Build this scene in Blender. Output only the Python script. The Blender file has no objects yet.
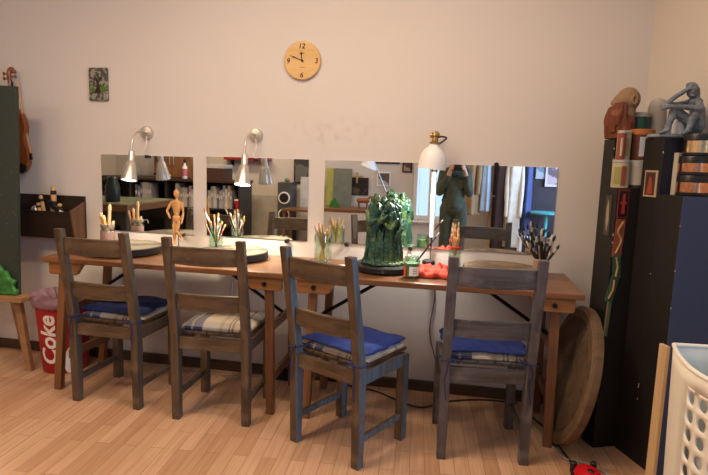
import bpy, bmesh, math, random
from mathutils import Vector, Matrix, noise
random.seed(7)
PI = math.pi
COL = bpy.context.scene.collection
SC = bpy.context.scene

# ------------------------------------------------------------------ materials
def _new(name):
    m = bpy.data.materials.new(name); m.use_nodes = True
    nt = m.node_tree
    return m, nt, nt.nodes['Principled BSDF']

def rgba(c): return (c[0], c[1], c[2], 1.0)

def plain(name, c, rough=0.6, metal=0.0, var=0.12, scale=9.0, bump=0.0, spec=0.4, coat=0.0, trans=0.0, emit=None, es=0.0):
    m, nt, b = _new(name)
    N, L = nt.nodes, nt.links
    b.inputs['Roughness'].default_value = rough
    b.inputs['Metallic'].default_value = metal
    b.inputs['Specular IOR Level'].default_value = spec
    if coat: b.inputs['Coat Weight'].default_value = coat
    if trans: b.inputs['Transmission Weight'].default_value = trans
    tc = N.new('ShaderNodeTexCoord')
    nz = N.new('ShaderNodeTexNoise'); nz.inputs['Scale'].default_value = scale; nz.inputs['Detail'].default_value = 5
    L.new(tc.outputs['Object'], nz.inputs['Vector'])
    rp = N.new('ShaderNodeValToRGB')
    rp.color_ramp.elements[0].position = 0.3; rp.color_ramp.elements[1].position = 0.7
    rp.color_ramp.elements[0].color = rgba([x*(1-var) for x in c])
    rp.color_ramp.elements[1].color = rgba([min(1, x*(1+var)) for x in c])
    L.new(nz.outputs['Fac'], rp.inputs['Fac']); L.new(rp.outputs['Color'], b.inputs['Base Color'])
    if bump:
        bp = N.new('ShaderNodeBump'); bp.inputs['Strength'].default_value = bump; bp.inputs['Distance'].default_value = 0.01
        L.new(nz.outputs['Fac'], bp.inputs['Height']); L.new(bp.outputs['Normal'], b.inputs['Normal'])
    if emit:
        b.inputs['Emission Color'].default_value = rgba(emit); b.inputs['Emission Strength'].default_value = es
    return m

def wood(name, c1, c2, axis='z', scale=14.0, stretch=0.06, rough=0.5, spec=0.4, bump=0.15, wear=None):
    m, nt, b = _new(name); N, L = nt.nodes, nt.links
    tc = N.new('ShaderNodeTexCoord'); mp = N.new('ShaderNodeMapping')
    s = {'x': (stretch, 1, 1), 'y': (1, stretch, 1), 'z': (1, 1, stretch)}[axis]
    mp.inputs['Scale'].default_value = [scale*k for k in s]
    L.new(tc.outputs['Object'], mp.inputs['Vector'])
    nz = N.new('ShaderNodeTexNoise'); nz.inputs['Scale'].default_value = 2.2; nz.inputs['Detail'].default_value = 8; nz.inputs['Roughness'].default_value = .65
    nz.inputs['Distortion'].default_value = .6
    L.new(mp.outputs['Vector'], nz.inputs['Vector'])
    rp = N.new('ShaderNodeValToRGB'); rp.color_ramp.elements[0].position = .32; rp.color_ramp.elements[1].position = .7
    rp.color_ramp.elements[0].color = rgba(c1); rp.color_ramp.elements[1].color = rgba(c2)
    L.new(nz.outputs['Fac'], rp.inputs['Fac'])
    out = rp.outputs['Color']
    if wear:
        n2 = N.new('ShaderNodeTexNoise'); n2.inputs['Scale'].default_value = 11; n2.inputs['Detail'].default_value = 6
        L.new(tc.outputs['Object'], n2.inputs['Vector'])
        r2 = N.new('ShaderNodeValToRGB'); r2.color_ramp.elements[0].position = .52; r2.color_ramp.elements[1].position = .72
        L.new(n2.outputs['Fac'], r2.inputs['Fac'])
        mx = N.new('ShaderNodeMixRGB'); mx.inputs['Color2'].default_value = rgba(wear)
        L.new(r2.outputs['Color'], mx.inputs['Fac']); L.new(out, mx.inputs['Color1']); out = mx.outputs['Color']
    L.new(out, b.inputs['Base Color'])
    b.inputs['Roughness'].default_value = rough; b.inputs['Specular IOR Level'].default_value = spec
    bp = N.new('ShaderNodeBump'); bp.inputs['Strength'].default_value = bump; bp.inputs['Distance'].default_value = .004
    L.new(nz.outputs['Fac'], bp.inputs['Height']); L.new(bp.outputs['Normal'], b.inputs['Normal'])
    return m

def speckle(name, base, dot, scale=60, thr=.62, rough=.7, spec=.3):
    m, nt, b = _new(name); N, L = nt.nodes, nt.links
    tc = N.new('ShaderNodeTexCoord'); nz = N.new('ShaderNodeTexNoise')
    nz.inputs['Scale'].default_value = scale; nz.inputs['Detail'].default_value = 3
    L.new(tc.outputs['Object'], nz.inputs['Vector'])
    rp = N.new('ShaderNodeValToRGB'); rp.color_ramp.elements[0].position = thr; rp.color_ramp.elements[1].position = thr+.05
    rp.color_ramp.elements[0].color = rgba(base); rp.color_ramp.elements[1].color = rgba(dot)
    L.new(nz.outputs['Fac'], rp.inputs['Fac']); L.new(rp.outputs['Color'], b.inputs['Base Color'])
    b.inputs['Roughness'].default_value = rough; b.inputs['Specular IOR Level'].default_value = spec
    return m

def plaid(name):
    m, nt, b = _new(name); N, L = nt.nodes, nt.links
    tc = N.new('ShaderNodeTexCoord'); sp = N.new('ShaderNodeSeparateXYZ')
    L.new(tc.outputs['Object'], sp.inputs['Vector'])
    def band(axis, ramp, freq):
        mu = N.new('ShaderNodeMath'); mu.operation = 'MULTIPLY_ADD'; mu.inputs[1].default_value = freq; mu.inputs[2].default_value = 10.5
        L.new(sp.outputs[axis], mu.inputs[0])
        fr = N.new('ShaderNodeMath'); fr.operation = 'FRACT'; L.new(mu.outputs[0], fr.inputs[0])
        rp = N.new('ShaderNodeValToRGB'); rp.color_ramp.interpolation = 'CONSTANT'
        e = rp.color_ramp.elements; e[0].position = 0; e[0].color = rgba(ramp[0][1]); e[1].position = ramp[1][0]; e[1].color = rgba(ramp[1][1])
        for p, c in ramp[2:]:
            k = e.new(p); k.color = rgba(c)
        L.new(fr.outputs[0], rp.inputs['Fac']); return rp.outputs['Color']
    cream, navy, tan, brown, white = (.55,.47,.36), (.05,.055,.13), (.42,.33,.22), (.16,.10,.07), (.66,.62,.55)
    a = band('X', [(0, tan), (.05, navy), (.15, tan), (.18, navy), (.32, cream), (.56, tan), (.62, cream), (.70, brown), (.725, cream), (.75, brown), (.775, cream), (.86, brown), (.885, white)], 2.78)
    c = band('Y', [(0, white), (.25, tan), (.4, white), (.7, navy), (.78, white)], 4.0)
    mx = N.new('ShaderNodeMixRGB'); mx.inputs['Fac'].default_value = .3
    L.new(a, mx.inputs['Color1']); L.new(c, mx.inputs['Color2']); L.new(mx.outputs['Color'], b.inputs['Base Color'])
    b.inputs['Roughness'].default_value = .9; b.inputs['Specular IOR Level'].default_value = .1
    return m

def glassy(name, tint=(.85,.95,.9), rough=0.03):
    m, nt, b = _new(name); N, L = nt.nodes, nt.links
    nt.nodes.remove(b)
    g = N.new('ShaderNodeBsdfGlossy'); g.inputs['Roughness'].default_value = rough
    t = N.new('ShaderNodeBsdfTransparent'); t.inputs['Color'].default_value = rgba(tint)
    lw = N.new('ShaderNodeLayerWeight'); lw.inputs['Blend'].default_value = .25
    mx = N.new('ShaderNodeMixShader')
    mr = N.new('ShaderNodeMath'); mr.operation = 'MULTIPLY_ADD'; mr.inputs[1].default_value = .55; mr.inputs[2].default_value = .05
    L.new(lw.outputs['Facing'], mr.inputs[0]); L.new(mr.outputs[0], mx.inputs['Fac'])
    L.new(t.outputs[0], mx.inputs[1]); L.new(g.outputs[0], mx.inputs[2])
    L.new(mx.outputs[0], N['Material Output'].inputs['Surface'])
    return m

def emis(name, c, s):
    m, nt, b = _new(name)
    b.inputs['Base Color'].default_value = rgba((.9,.9,.9))
    b.inputs['Emission Color'].default_value = rgba(c); b.inputs['Emission Strength'].default_value = s
    return m

def mirror_mat():
    m, nt, b = _new('mirror_silver')
    b.inputs['Base Color'].default_value = (.86,.885,.87,1); b.inputs['Metallic'].default_value = 1; b.inputs['Roughness'].default_value = .012
    return m

def floor_mat():
    m, nt, b = _new('laminate_planks'); N, L = nt.nodes, nt.links
    tc = N.new('ShaderNodeTexCoord'); mp = N.new('ShaderNodeMapping'); mp.inputs['Rotation'].default_value = (0, 0, math.radians(86))
    L.new(tc.outputs['Object'], mp.inputs['Vector'])
    br = N.new('ShaderNodeTexBrick'); br.offset = .37; br.offset_frequency = 2; br.squash = 1
    br.inputs['Scale'].default_value = 1; br.inputs['Brick Width'].default_value = .44; br.inputs['Row Height'].default_value = .066
    br.inputs['Mortar Size'].default_value = .0012; br.inputs['Mortar Smooth'].default_value = .3; br.inputs['Bias'].default_value = -.1
    br.inputs['Color1'].default_value = rgba((.66,.415,.27)); br.inputs['Color2'].default_value = rgba((.50,.285,.165)); br.inputs['Mortar'].default_value = rgba((.27,.125,.055))
    L.new(mp.outputs['Vector'], br.inputs['Vector'])
    m2 = N.new('ShaderNodeMapping'); m2.inputs['Scale'].default_value = (1.6, 34, 1)
    L.new(mp.outputs['Vector'], m2.inputs['Vector'])
    nz = N.new('ShaderNodeTexNoise'); nz.inputs['Scale'].default_value = 2; nz.inputs['Detail'].default_value = 6
    L.new(m2.outputs['Vector'], nz.inputs['Vector'])
    rp = N.new('ShaderNodeValToRGB'); rp.color_ramp.elements[0].position = .3; rp.color_ramp.elements[1].position = .7
    rp.color_ramp.elements[0].color = (.78,.74,.70,1); rp.color_ramp.elements[1].color = (1,1,1,1)
    L.new(nz.outputs['Fac'], rp.inputs['Fac'])
    mx = N.new('ShaderNodeMixRGB'); mx.blend_type = 'MULTIPLY'; mx.inputs['Fac'].default_value = 1
    L.new(br.outputs['Color'], mx.inputs['Color1']); L.new(rp.outputs['Color'], mx.inputs['Color2'])
    L.new(mx.outputs['Color'], b.inputs['Base Color'])
    b.inputs['Roughness'].default_value = .38; b.inputs['Specular IOR Level'].default_value = .35
    return m

def wall_mat(name, c):
    m, nt, b = _new(name); N, L = nt.nodes, nt.links
    tc = N.new('ShaderNodeTexCoord')
    nz = N.new('ShaderNodeTexNoise'); nz.inputs['Scale'].default_value = 1.3; nz.inputs['Detail'].default_value = 7
    L.new(tc.outputs['Object'], nz.inputs['Vector'])
    rp = N.new('ShaderNodeValToRGB'); rp.color_ramp.elements[0].position = .3; rp.color_ramp.elements[1].position = .7
    rp.color_ramp.elements[0].color = rgba([k*.965 for k in c]); rp.color_ramp.elements[1].color = rgba(c)
    L.new(nz.outputs['Fac'], rp.inputs['Fac'])
    # grey hand smudges rubbed into the plaster above the mirrors
    mp = N.new('ShaderNodeMapping'); mp.vector_type = 'TEXTURE'
    mp.inputs['Location'].default_value = (-.72, 0, 1.50); mp.inputs['Scale'].default_value = (.34, 1, .12)
    L.new(tc.outputs['Object'], mp.inputs['Vector'])
    ln = N.new('ShaderNodeVectorMath'); ln.operation = 'LENGTH'; L.new(mp.outputs['Vector'], ln.inputs[0])
    fall = N.new('ShaderNodeMapRange'); fall.inputs['From Min'].default_value = .3; fall.inputs['From Max'].default_value = 1.0
    fall.inputs['To Min'].default_value = 1; fall.inputs['To Max'].default_value = 0
    L.new(ln.outputs['Value'], fall.inputs['Value'])
    n2 = N.new('ShaderNodeTexNoise'); n2.inputs['Scale'].default_value = 16; n2.inputs['Detail'].default_value = 6
    L.new(tc.outputs['Object'], n2.inputs['Vector'])
    r2 = N.new('ShaderNodeMapRange'); r2.inputs['From Min'].default_value = .5; r2.inputs['From Max'].default_value = .75; r2.inputs['To Max'].default_value = .32
    L.new(n2.outputs['Fac'], r2.inputs['Value'])
    mu = N.new('ShaderNodeMath'); mu.operation = 'MULTIPLY'; L.new(fall.outputs['Result'], mu.inputs[0]); L.new(r2.outputs['Result'], mu.inputs[1])
    mx = N.new('ShaderNodeMixRGB'); mx.inputs['Color2'].default_value = rgba((.30,.25,.23))
    L.new(mu.outputs[0], mx.inputs['Fac']); L.new(rp.outputs['Color'], mx.inputs['Color1'])
    L.new(mx.outputs['Color'], b.inputs['Base Color'])
    n3 = N.new('ShaderNodeTexNoise'); n3.inputs['Scale'].default_value = 45; n3.inputs['Detail'].default_value = 3
    L.new(tc.outputs['Object'], n3.inputs['Vector'])
    bp = N.new('ShaderNodeBump'); bp.inputs['Strength'].default_value = .08; bp.inputs['Distance'].default_value = .004
    L.new(n3.outputs['Fac'], bp.inputs['Height']); L.new(bp.outputs['Normal'], b.inputs['Normal'])
    b.inputs['Roughness'].default_value = .85; b.inputs['Specular IOR Level'].default_value = .15
    return m

# ------------------------------------------------------------------ mesh helpers
class MB:
    def __init__(self): self.bm = bmesh.new()
    def _xf(self, vs, M):
        if M is not None: bmesh.ops.transform(self.bm, matrix=M, verts=vs)
    def box(self, c, s, rot=None, bev=0.0, M=None, seg=1):
        r = bmesh.ops.create_cube(self.bm, size=1.0); vs = r['verts']
        T = Matrix.Translation(c) @ (rot.to_4x4() if rot else Matrix()) @ Matrix.Diagonal((*s, 1))
        bmesh.ops.transform(self.bm, matrix=T, verts=vs)
        if bev:
            es = list({e for v in vs for e in v.link_edges})
            q = bmesh.ops.bevel(self.bm, geom=es, offset=bev, segments=seg, affect='EDGES', profile=.5)
            vs = list({v for f in q['faces'] for v in f.verts} | {v for v in vs if v.is_valid})
        self._xf(vs, M); return self
    def tube(self, pts, r, seg=10, cap=True, flat=1.0):
        pts = [Vector(p) for p in pts]; n = len(pts)
        rs = r if isinstance(r, (list, tuple)) else [r]*n
        t0 = (pts[1]-pts[0]).normalized()
        up = Vector((0,0,1)) if abs(t0.z) < .9 else Vector((1,0,0))
        u = t0.cross(up).normalized(); rings = []
        for i, p in enumerate(pts):
            t = (pts[min(i+1, n-1)]-pts[max(i-1, 0)]).normalized()
            u = (u - t*u.dot(t)).normalized(); w = t.cross(u)
            rings.append([self.bm.verts.new(p + (u*math.cos(2*PI*k/seg) + w*math.sin(2*PI*k/seg)*flat)*rs[i]) for k in range(seg)])
        for a, b in zip(rings, rings[1:]):
            for k in range(seg): self.bm.faces.new((a[k], a[(k+1) % seg], b[(k+1) % seg], b[k]))
        if cap:
            self.bm.faces.new(rings[0][::-1]); self.bm.faces.new(rings[-1])
        return self
    def lathe(self, prof, c=(0,0,0), seg=28, M=None, fn=None, closed=False):
        rings = []; vs = []
        for (r, z) in prof:
            if r < 1e-5:
                v = self.bm.verts.new((c[0], c[1], c[2]+z)); rings.append([v]); vs.append(v)
            else:
                ring = []
                for k in range(seg):
                    a = 2*PI*k/seg; rr = r*(fn(a, z) if fn else 1)
                    ring.append(self.bm.verts.new((c[0]+rr*math.cos(a), c[1]+rr*math.sin(a), c[2]+z)))
                rings.append(ring); vs += ring
        for a, b in zip(rings, rings[1:]):
            for k in range(seg):
                k2 = (k+1) % seg
                if len(a) == 1 and len(b) == 1: continue
                if len(a) == 1: self.bm.faces.new((a[0], b[k2], b[k]))
                elif len(b) == 1: self.bm.faces.new((a[k], a[k2], b[0]))
                else: self.bm.faces.new((a[k], a[k2], b[k2], b[k]))
        if closed:
            a, b = rings[-1], rings[0]
            for k in range(seg): self.bm.faces.new((a[k], a[(k+1) % seg], b[(k+1) % seg], b[k]))
        self._xf(vs, M); return self
    def cyl(self, c, r, h, seg=24, M=None, r2=None, bev=0.0):
        r2 = r if r2 is None else r2
        if bev: prof = [(0,0), (r-bev,0), (r,bev), (r2,h-bev), (r2-bev,h), (0,h)]
        else: prof = [(0,0), (r,0), (r2,h), (0,h)]
        return self.lathe(prof, c, seg, M)
    def prism(self, poly, axis, a, b, M=None):
        # polygon in the two axes other than `axis`, extruded from a to b
        def P(p, t):
            if axis == 'x': return (t, p[0], p[1])
            if axis == 'y': return (p[0], t, p[1])
            return (p[0], p[1], t)
        A = [self.bm.verts.new(P(p, a)) for p in poly]; B = [self.bm.verts.new(P(p, b)) for p in poly]
        n = len(poly)
        self.bm.faces.new(A); self.bm.faces.new(B[::-1])
        for i in range(n): self.bm.faces.new((A[i], B[i], B[(i+1) % n], A[(i+1) % n]))
        self._xf(A+B, M); return self
    def ball(self, c, r, seg=16, M=None):
        s = r if isinstance(r, (tuple, list)) else (r, r, r)
        q = bmesh.ops.create_uvsphere(self.bm, u_segments=seg, v_segments=max(6, seg//2), radius=1)
        bmesh.ops.transform(self.bm, matrix=Matrix.Translation(c) @ Matrix.Diagonal((*s, 1)), verts=q['verts'])
        self._xf(q['verts'], M); return self
    def grid(self, fn, nu, nv, closeu=False):
        V = [[self.bm.verts.new(fn(i/nu, j/nv)) for j in range(nv+1)] for i in range(nu if closeu else nu+1)]
        n = len(V)
        for i in range(nu):
            for j in range(nv):
                self.bm.faces.new((V[i][j], V[(i+1) % n][j], V[(i+1) % n][j+1], V[i][j+1]))
        return self
    def build(self, name, mat, parent=None, smooth=False, bevel=0.0, sol=0.0, sub=0, angle=40):
        bmesh.ops.recalc_face_normals(self.bm, faces=self.bm.faces[:])
        me = bpy.data.meshes.new(name); self.bm.to_mesh(me); self.bm.free()
        return link(name, me, mat, parent, smooth, bevel, sol, sub, angle)

def link(name, me, mat, parent=None, smooth=False, bevel=0.0, sol=0.0, sub=0, angle=40):
    me.materials.clear(); me.materials.append(mat)
    o = bpy.data.objects.new(name, me); COL.objects.link(o)
    if parent: o.parent = parent
    if smooth:
        for p in me.polygons: p.use_smooth = True
        bm = bmesh.new(); bm.from_mesh(me)
        for e in bm.edges:
            if len(e.link_faces) == 2 and e.calc_face_angle(0) > math.radians(angle): e.smooth = False
        bm.to_mesh(me); bm.free()
    if sol:
        s = o.modifiers.new('thick', 'SOLIDIFY'); s.thickness = sol; s.offset = 0
    if bevel:
        s = o.modifiers.new('bevel', 'BEVEL'); s.width = bevel; s.segments = 2; s.limit_method = 'ANGLE'; s.angle_limit = math.radians(35)
    if sub:
        s = o.modifiers.new('sub', 'SUBSURF'); s.levels = sub; s.render_levels = sub
    return o

def fused(name, mb, mat, parent=None, voxel=.01, it=4, disp=None, fac=.5):
    """union the shapes collected in mb into one continuous smooth surface"""
    bmesh.ops.recalc_face_normals(mb.bm, faces=mb.bm.faces[:])
    me = bpy.data.meshes.new('t'); mb.bm.to_mesh(me); mb.bm.free()
    o = bpy.data.objects.new('t', me); COL.objects.link(o)
    r = o.modifiers.new('r', 'REMESH'); r.mode = 'VOXEL'; r.voxel_size = voxel
    if it:
        s = o.modifiers.new('s', 'SMOOTH'); s.iterations = it; s.factor = fac
    dg = bpy.context.evaluated_depsgraph_get(); dg.update()
    m2 = bpy.data.meshes.new_from_object(o.evaluated_get(dg))
    bpy.data.objects.remove(o); bpy.data.meshes.remove(me)
    if disp:
        new = []
        for v in m2.vertices: new.extend(v.co + disp(v.co.copy(), v.normal.copy()))
        m2.vertices.foreach_set('co', new); m2.update()
    m2.name = name
    return link(name, m2, mat, parent, smooth=True, angle=180)

def caps(mb, p0, p1, r0, r1=None, seg=14):
    """tapered limb with round ends"""
    r1 = r0 if r1 is None else r1
    mb.tube([p0, p1], [r0, r1], seg); mb.ball(p0, r0, seg); mb.ball(p1, r1, seg); return mb

def limb(mb, pts, rs):
    for a, b, r0, r1 in zip(pts, pts[1:], rs, rs[1:]): caps(mb, a, b, r0, r1)

def text_mesh(s, size, bold=0.0, shear=0.0, depth=.001):
    cu = bpy.data.curves.new('txt', 'FONT'); cu.body = s; cu.size = size; cu.align_x = 'CENTER'; cu.align_y = 'CENTER'
    cu.offset = bold; cu.shear = shear; cu.extrude = depth; cu.resolution_u = 4
    o = bpy.data.objects.new('txt', cu); COL.objects.link(o)
    dg = bpy.context.evaluated_depsgraph_get(); dg.update()
    me = bpy.data.meshes.new_from_object(o.evaluated_get(dg))
    bpy.data.objects.remove(o); bpy.data.curves.remove(cu)
    return me

def thing(name, label, cat, loc=(0,0,0), rotz=0, group=None):
    o = bpy.data.objects.new(name, None); COL.objects.link(o)
    o.empty_display_size = .05; o.location = loc; o.rotation_euler = (0, 0, rotz)
    return tag(o, label, cat, group)
def tag(o, label, cat, group=None, kind=None):
    o['label'] = label; o['category'] = cat
    if group: o['group'] = group
    if kind: o['kind'] = kind
    return o
def struct(o): o['kind'] = 'structure'; return o
def dup(root, loc, rotz, label, group=None):
    r = root.copy(); COL.objects.link(r); r.location = loc; r.rotation_euler = (0, 0, rotz); r['label'] = label
    if group: r['group'] = group
    for ch in list(root.children):
        c = ch.copy(); COL.objects.link(c); c.parent = r
        for g in list(ch.children):
            d = g.copy(); COL.objects.link(d); d.parent = c
    return r
def RX(a): return Matrix.Rotation(a, 4, 'X')
def RY(a): return Matrix.Rotation(a, 4, 'Y')
def RZ(a): return Matrix.Rotation(a, 4, 'Z')
def T(*p): return Matrix.Translation(p)
def spline(pts, n=8):
    P = [Vector(p) for p in pts]; P = [P[0]*2-P[1]] + P + [P[-1]*2-P[-2]]; out = []
    for i in range(1, len(P)-2):
        a, b, c, d = P[i-1:i+3]
        for k in range(n):
            t = k/n
            out.append(.5*((2*b) + (c-a)*t + (2*a-5*b+4*c-d)*t*t + (3*b-a-3*c+d)*t**3))
    out.append(P[-2]); return out

# ------------------------------------------------------------------ palette
M = {}
M['wall'] = wall_mat('plaster_wall', (.650,.605,.580))
M['wall2'] = plain('plaster_plain', (.62,.56,.50), .85, var=.03, scale=2)
M['ceil'] = plain('ceiling_white', (.70,.68,.65), .9, var=.02)
M['floor'] = floor_mat()
M['base'] = wood('dark_skirting', (.045,.026,.016), (.10,.058,.034), 'x')
M['chair'] = wood('stained_chair_wood', (.036,.022,.013), (.140,.084,.043), 'z', 16, .07, .40, .5, .2, wear=(.15,.102,.062))
M['chairs'] = wood('greyer_chair_side', (.050,.042,.034), (.135,.115,.095), 'z', 16, .07, .42, .5, .2, wear=(.11,.085,.062))  # greyer tone, used on right-facing faces of the brown chairs
M['chairb'] = wood('bluer_chair_side', (.06,.075,.09), (.15,.23,.31), 'z', 16, .07, .42, .5, .2, wear=(.12,.11,.10))  # bluer tone, used on right-facing faces of the angled chair
M['chairg'] = wood('grey_washed_chair_wood', (.040,.034,.034), (.125,.113,.118), 'z', 18, .05, .45, .5, .2, wear=(.165,.15,.155))
M['chairgx'] = wood('grey_washed_rail_wood', (.040,.034,.034), (.125,.113,.118), 'x', 18, .05, .45, .5, .2, wear=(.165,.15,.155))
M['chairx'] = wood('stained_rail_wood', (.036,.022,.013), (.140,.084,.043), 'x', 16, .07, .40, .5, .2, wear=(.15,.102,.062))
M['top'] = wood('varnished_table_top', (.105,.042,.017), (.25,.11,.047), 'x', 12, .05, .32, .5, .08)
M['apron'] = wood('orange_apron_wood', (.20,.08,.025), (.38,.165,.055), 'x', 14, .06, .4)
M['tleg'] = wood('table_leg_wood', (.12,.05,.022), (.27,.12,.052), 'z', 14, .06, .42)
M['iron'] = plain('black_iron', (.015,.015,.016), .45, .6, .2)
M['black'] = plain('black_plastic', (.014,.014,.016), .35, 0, .1)
M['blue'] = plain('blue_cloth', (.025,.045,.20), .85, var=.18, scale=30, bump=.2, spec=.15)
M['navy'] = plain('navy_cloth', (.02,.03,.10), .88, var=.18, scale=30, bump=.2, spec=.12)
M['plaid'] = plaid('plaid_cloth')
M['tie'] = plain('blue_cord', (.014,.022,.10), .8)
M['silver'] = plain('brushed_silver', (.62,.59,.55), .36, .85, .05)
M['wlamp'] = plain('white_enamel', (.82,.82,.82), .35, var=.02)
M['brass'] = plain('aged_brass', (.42,.27,.10), .3, .9, .2)
M['mirror'] = mirror_mat()
M['glass'] = glassy('jar_glass')
M['pane'] = glassy('window_glass', (.95,.97,1))
M['bamboo'] = wood('bamboo_face', (.58,.36,.14), (.72,.48,.21), 'x', 10, .05, .45)
M['ink'] = plain('black_ink', (.012,.010,.010), .6)
M['tool'] = wood('tool_handle_wood', (.50,.27,.10), (.68,.42,.18), 'z', 20, .1, .45)
M['pale'] = wood('pale_wood', (.50,.34,.18), (.66,.48,.28), 'z', 14, .06, .5)
M['box'] = wood('dark_box_wood', (.014,.008,.006), (.034,.018,.011), 'x', 12, .06, .5)
M['boxs'] = wood('box_end_wood', (.10,.045,.02), (.18,.085,.04), 'z', 12, .06, .5)
M['violin'] = wood('violin_varnish', (.16,.04,.010), (.28,.085,.02), 'z', 12, .1, .22, .6, .05)
M['ebony'] = plain('ebony', (.012,.009,.008), .3)
M['green_board'] = speckle('green_speckled_board', (.036,.047,.038), (.12,.13,.06), 46, .68)
M['leaf'] = plain('bright_green_clay', (.04,.19,.04), .5, var=.5, scale=22, bump=.4)
M['easel'] = wood('easel_wood', (.24,.12,.05), (.40,.22,.10), 'x', 12, .06, .5)
M['red_bin'] = plain('red_bin', (.36,.010,.015), .38, var=.08)
M['white'] = plain('white_paint', (.80,.78,.75), .55, var=.03)
M['bag'] = plain('mauve_plastic_bag', (.30,.17,.23), .35, var=.25, scale=14, trans=.15)
M['plaster'] = speckle('plaster_smeared_disc', (.075,.062,.05), (.19,.165,.13), 9, .5, .7)
M['discrim'] = speckle('black_disc_rim', (.012,.012,.013), (.10,.09,.08), 22, .66, .5)
M['brown_disc'] = speckle('brown_disc', (.11,.07,.036), (.19,.13,.07), 10, .5, .6)
M['sculpt'] = speckle('green_glaze', (.012,.055,.033), (.075,.135,.040), 15, .50, .4, .5)
M['sculpt'].node_tree.nodes['Color Ramp'].color_ramp.elements[1].position = .68
M['terra'] = speckle('terracotta', (.14,.042,.022), (.23,.085,.045), 14, .55, .8)
M['skinclay'] = plain('buff_clay', (.25,.155,.085), .75, var=.2, scale=8)
M['bluegrey'] = plain('blue_grey_patina', (.15,.18,.22), .6, var=.4, scale=22, bump=.2)
M['pedb'] = speckle('black_pedestal', (.016,.0135,.0115), (.06,.055,.05), 60, .76, .55)
M['pedn'] = speckle('navy_pedestal', (.050,.078,.175), (.20,.24,.34), 40, .77, .5)
M['pedd'] = speckle('midnight_pedestal', (.012,.015,.032), (.06,.07,.10), 50, .78, .5)
M['copper'] = plain('copper_wire', (.80,.38,.20), .25, 1, .15, 60)
M['gold'] = plain('brass_wire', (.85,.62,.34), .25, 1, .12, 60)
M['hamper'] = plain('cream_plastic', (.88,.85,.76), .45, var=.02)
M['redcloth'] = plain('red_cloth', (.52,.055,.03), .85, var=.15, scale=24, bump=.2)
M['redplast'] = plain('red_plastic', (.58,.01,.015), .3, var=.05)
M['cable'] = plain('grey_cable', (.35,.33,.30), .5)
M['bcable'] = plain('black_cable', (.02,.02,.02), .5)
M['bulb'] = emis('lit_bulb', (1,.86,.62), 55)
M['bulb2'] = emis('lit_bulb_small', (1,.86,.66), 12)
M['bulb3'] = emis('lit_bulb_white', (1,.95,.86), 40)
M['mann'] = wood('mannequin_wood', (.55,.27,.09), (.74,.42,.16), 'z', 16, .1, .4)
M['plate'] = wood('modelling_board', (.085,.055,.032), (.16,.105,.06), 'z', 9, .2, .6, .4)
M['plater'] = wood('modelling_board_rim', (.11,.066,.036), (.19,.12,.07), 'z', 9, .2, .6)
def col(name, c, rough=.6, **k):
    if name not in M: M[name] = plain(name, c, rough, **k)
    return M[name]

# ------------------------------------------------------------------ the room
mb = MB().box((-1.2, -2.3, -.05), (9.6, 5.6, .1)); struct(mb.build('floor', M['floor']))
mb = MB().box((-1.2, -2.3, 2.85), (9.6, 5.6, .1)); struct(mb.build('ceiling', M['ceil']))
mb = MB().box((-2.2, .06, 1.4), (6.3, .12, 2.8)); struct(mb.build('wall_back', M['wall']))
mb = MB().box((-5.36, -2.4, 1.4), (.12, 5.0, 2.8)); struct(mb.build('wall_left', M['wall2']))
TH = math.radians(22)
SL = Vector((math.sin(TH), -math.cos(TH), 0)); NR = Vector((math.cos(TH), math.sin(TH), 0))
RW = Vector((.937, 0, 0))
WR = Matrix.Translation(RW) @ Matrix.Rotation(-(PI/2-TH), 4, 'Z')   # local x runs along the wall towards the viewer, +y points out of the room
mb = MB()
wl, w0, w1, wz0, wz1 = 5.3, 2.7, 4.5, .9, 2.2
for (a, b, z0, z1) in ((-.02, w0, 0, 2.8), (w1, wl, 0, 2.8), (w0, w1, 0, wz0), (w0, w1, wz1, 2.8)):
    mb.box(((a+b)/2, .06, (z0+z1)/2), (b-a, .12, z1-z0), M=WR)
struct(mb.build('wall_right', M['wall2']))
def window(name, W, a, b, z0, z1, mull=1):
    f = MB()
    for (x0, x1, y0, y1) in ((a, a+.06, z0, z1), (b-.06, b, z0, z1), (a+.06, b-.06, z0, z0+.06), (a+.06, b-.06, z1-.06, z1)):
        f.box(((x0+x1)/2, .05, (y0+y1)/2), (x1-x0, .06, y1-y0), M=W)
    for k in range(mull):
        xm = a+(b-a)*(k+1)/(mull+1); f.box((xm, .05, (z0+z1)/2), (.05, .06, z1-z0-.12), M=W)
    f.box(((a+b)/2, -.03, z0-.015), (b-a+.08, .14, .03), M=W)
    o = struct(f.build(name, M['wlamp']))
    p = MB().box(((a+b)/2, .05, (z0+z1)/2), (b-a-.13, .006, z1-z0-.13), M=W).build('pane', M['pane'], o)
    return o
window('window_1', WR, w0, w1, wz0, wz1)
# rear wall with a narrow window the mirrors look back at
mb = MB()
REAR = -4.76
for (a, b, z0, z1) in ((-5.42, -.62, 0, 2.8), (-.12, 3.3, 0, 2.8), (-.62, -.12, 0, .55), (-.62, -.12, 2.1, 2.8)):
    mb.box(((a+b)/2, REAR-.06, (z0+z1)/2), (b-a, .12, z1-z0))
struct(mb.build('wall_rear', M['wall2']))
window('window_2', Matrix.Translation((0, REAR, 0)) @ Matrix.Rotation(PI, 4, 'Z'), .12, .62, .55, 2.1)
mb = MB().box((-2.2, -.009, .032), (6.25, .018, .064)); struct(mb.build('baseboard_back', M['base'], bevel=.003))
mb = MB().box((2.65, -.009, .032), (5.2, .018, .064), M=WR); struct(mb.build('baseboard_right', M['base']))
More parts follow.
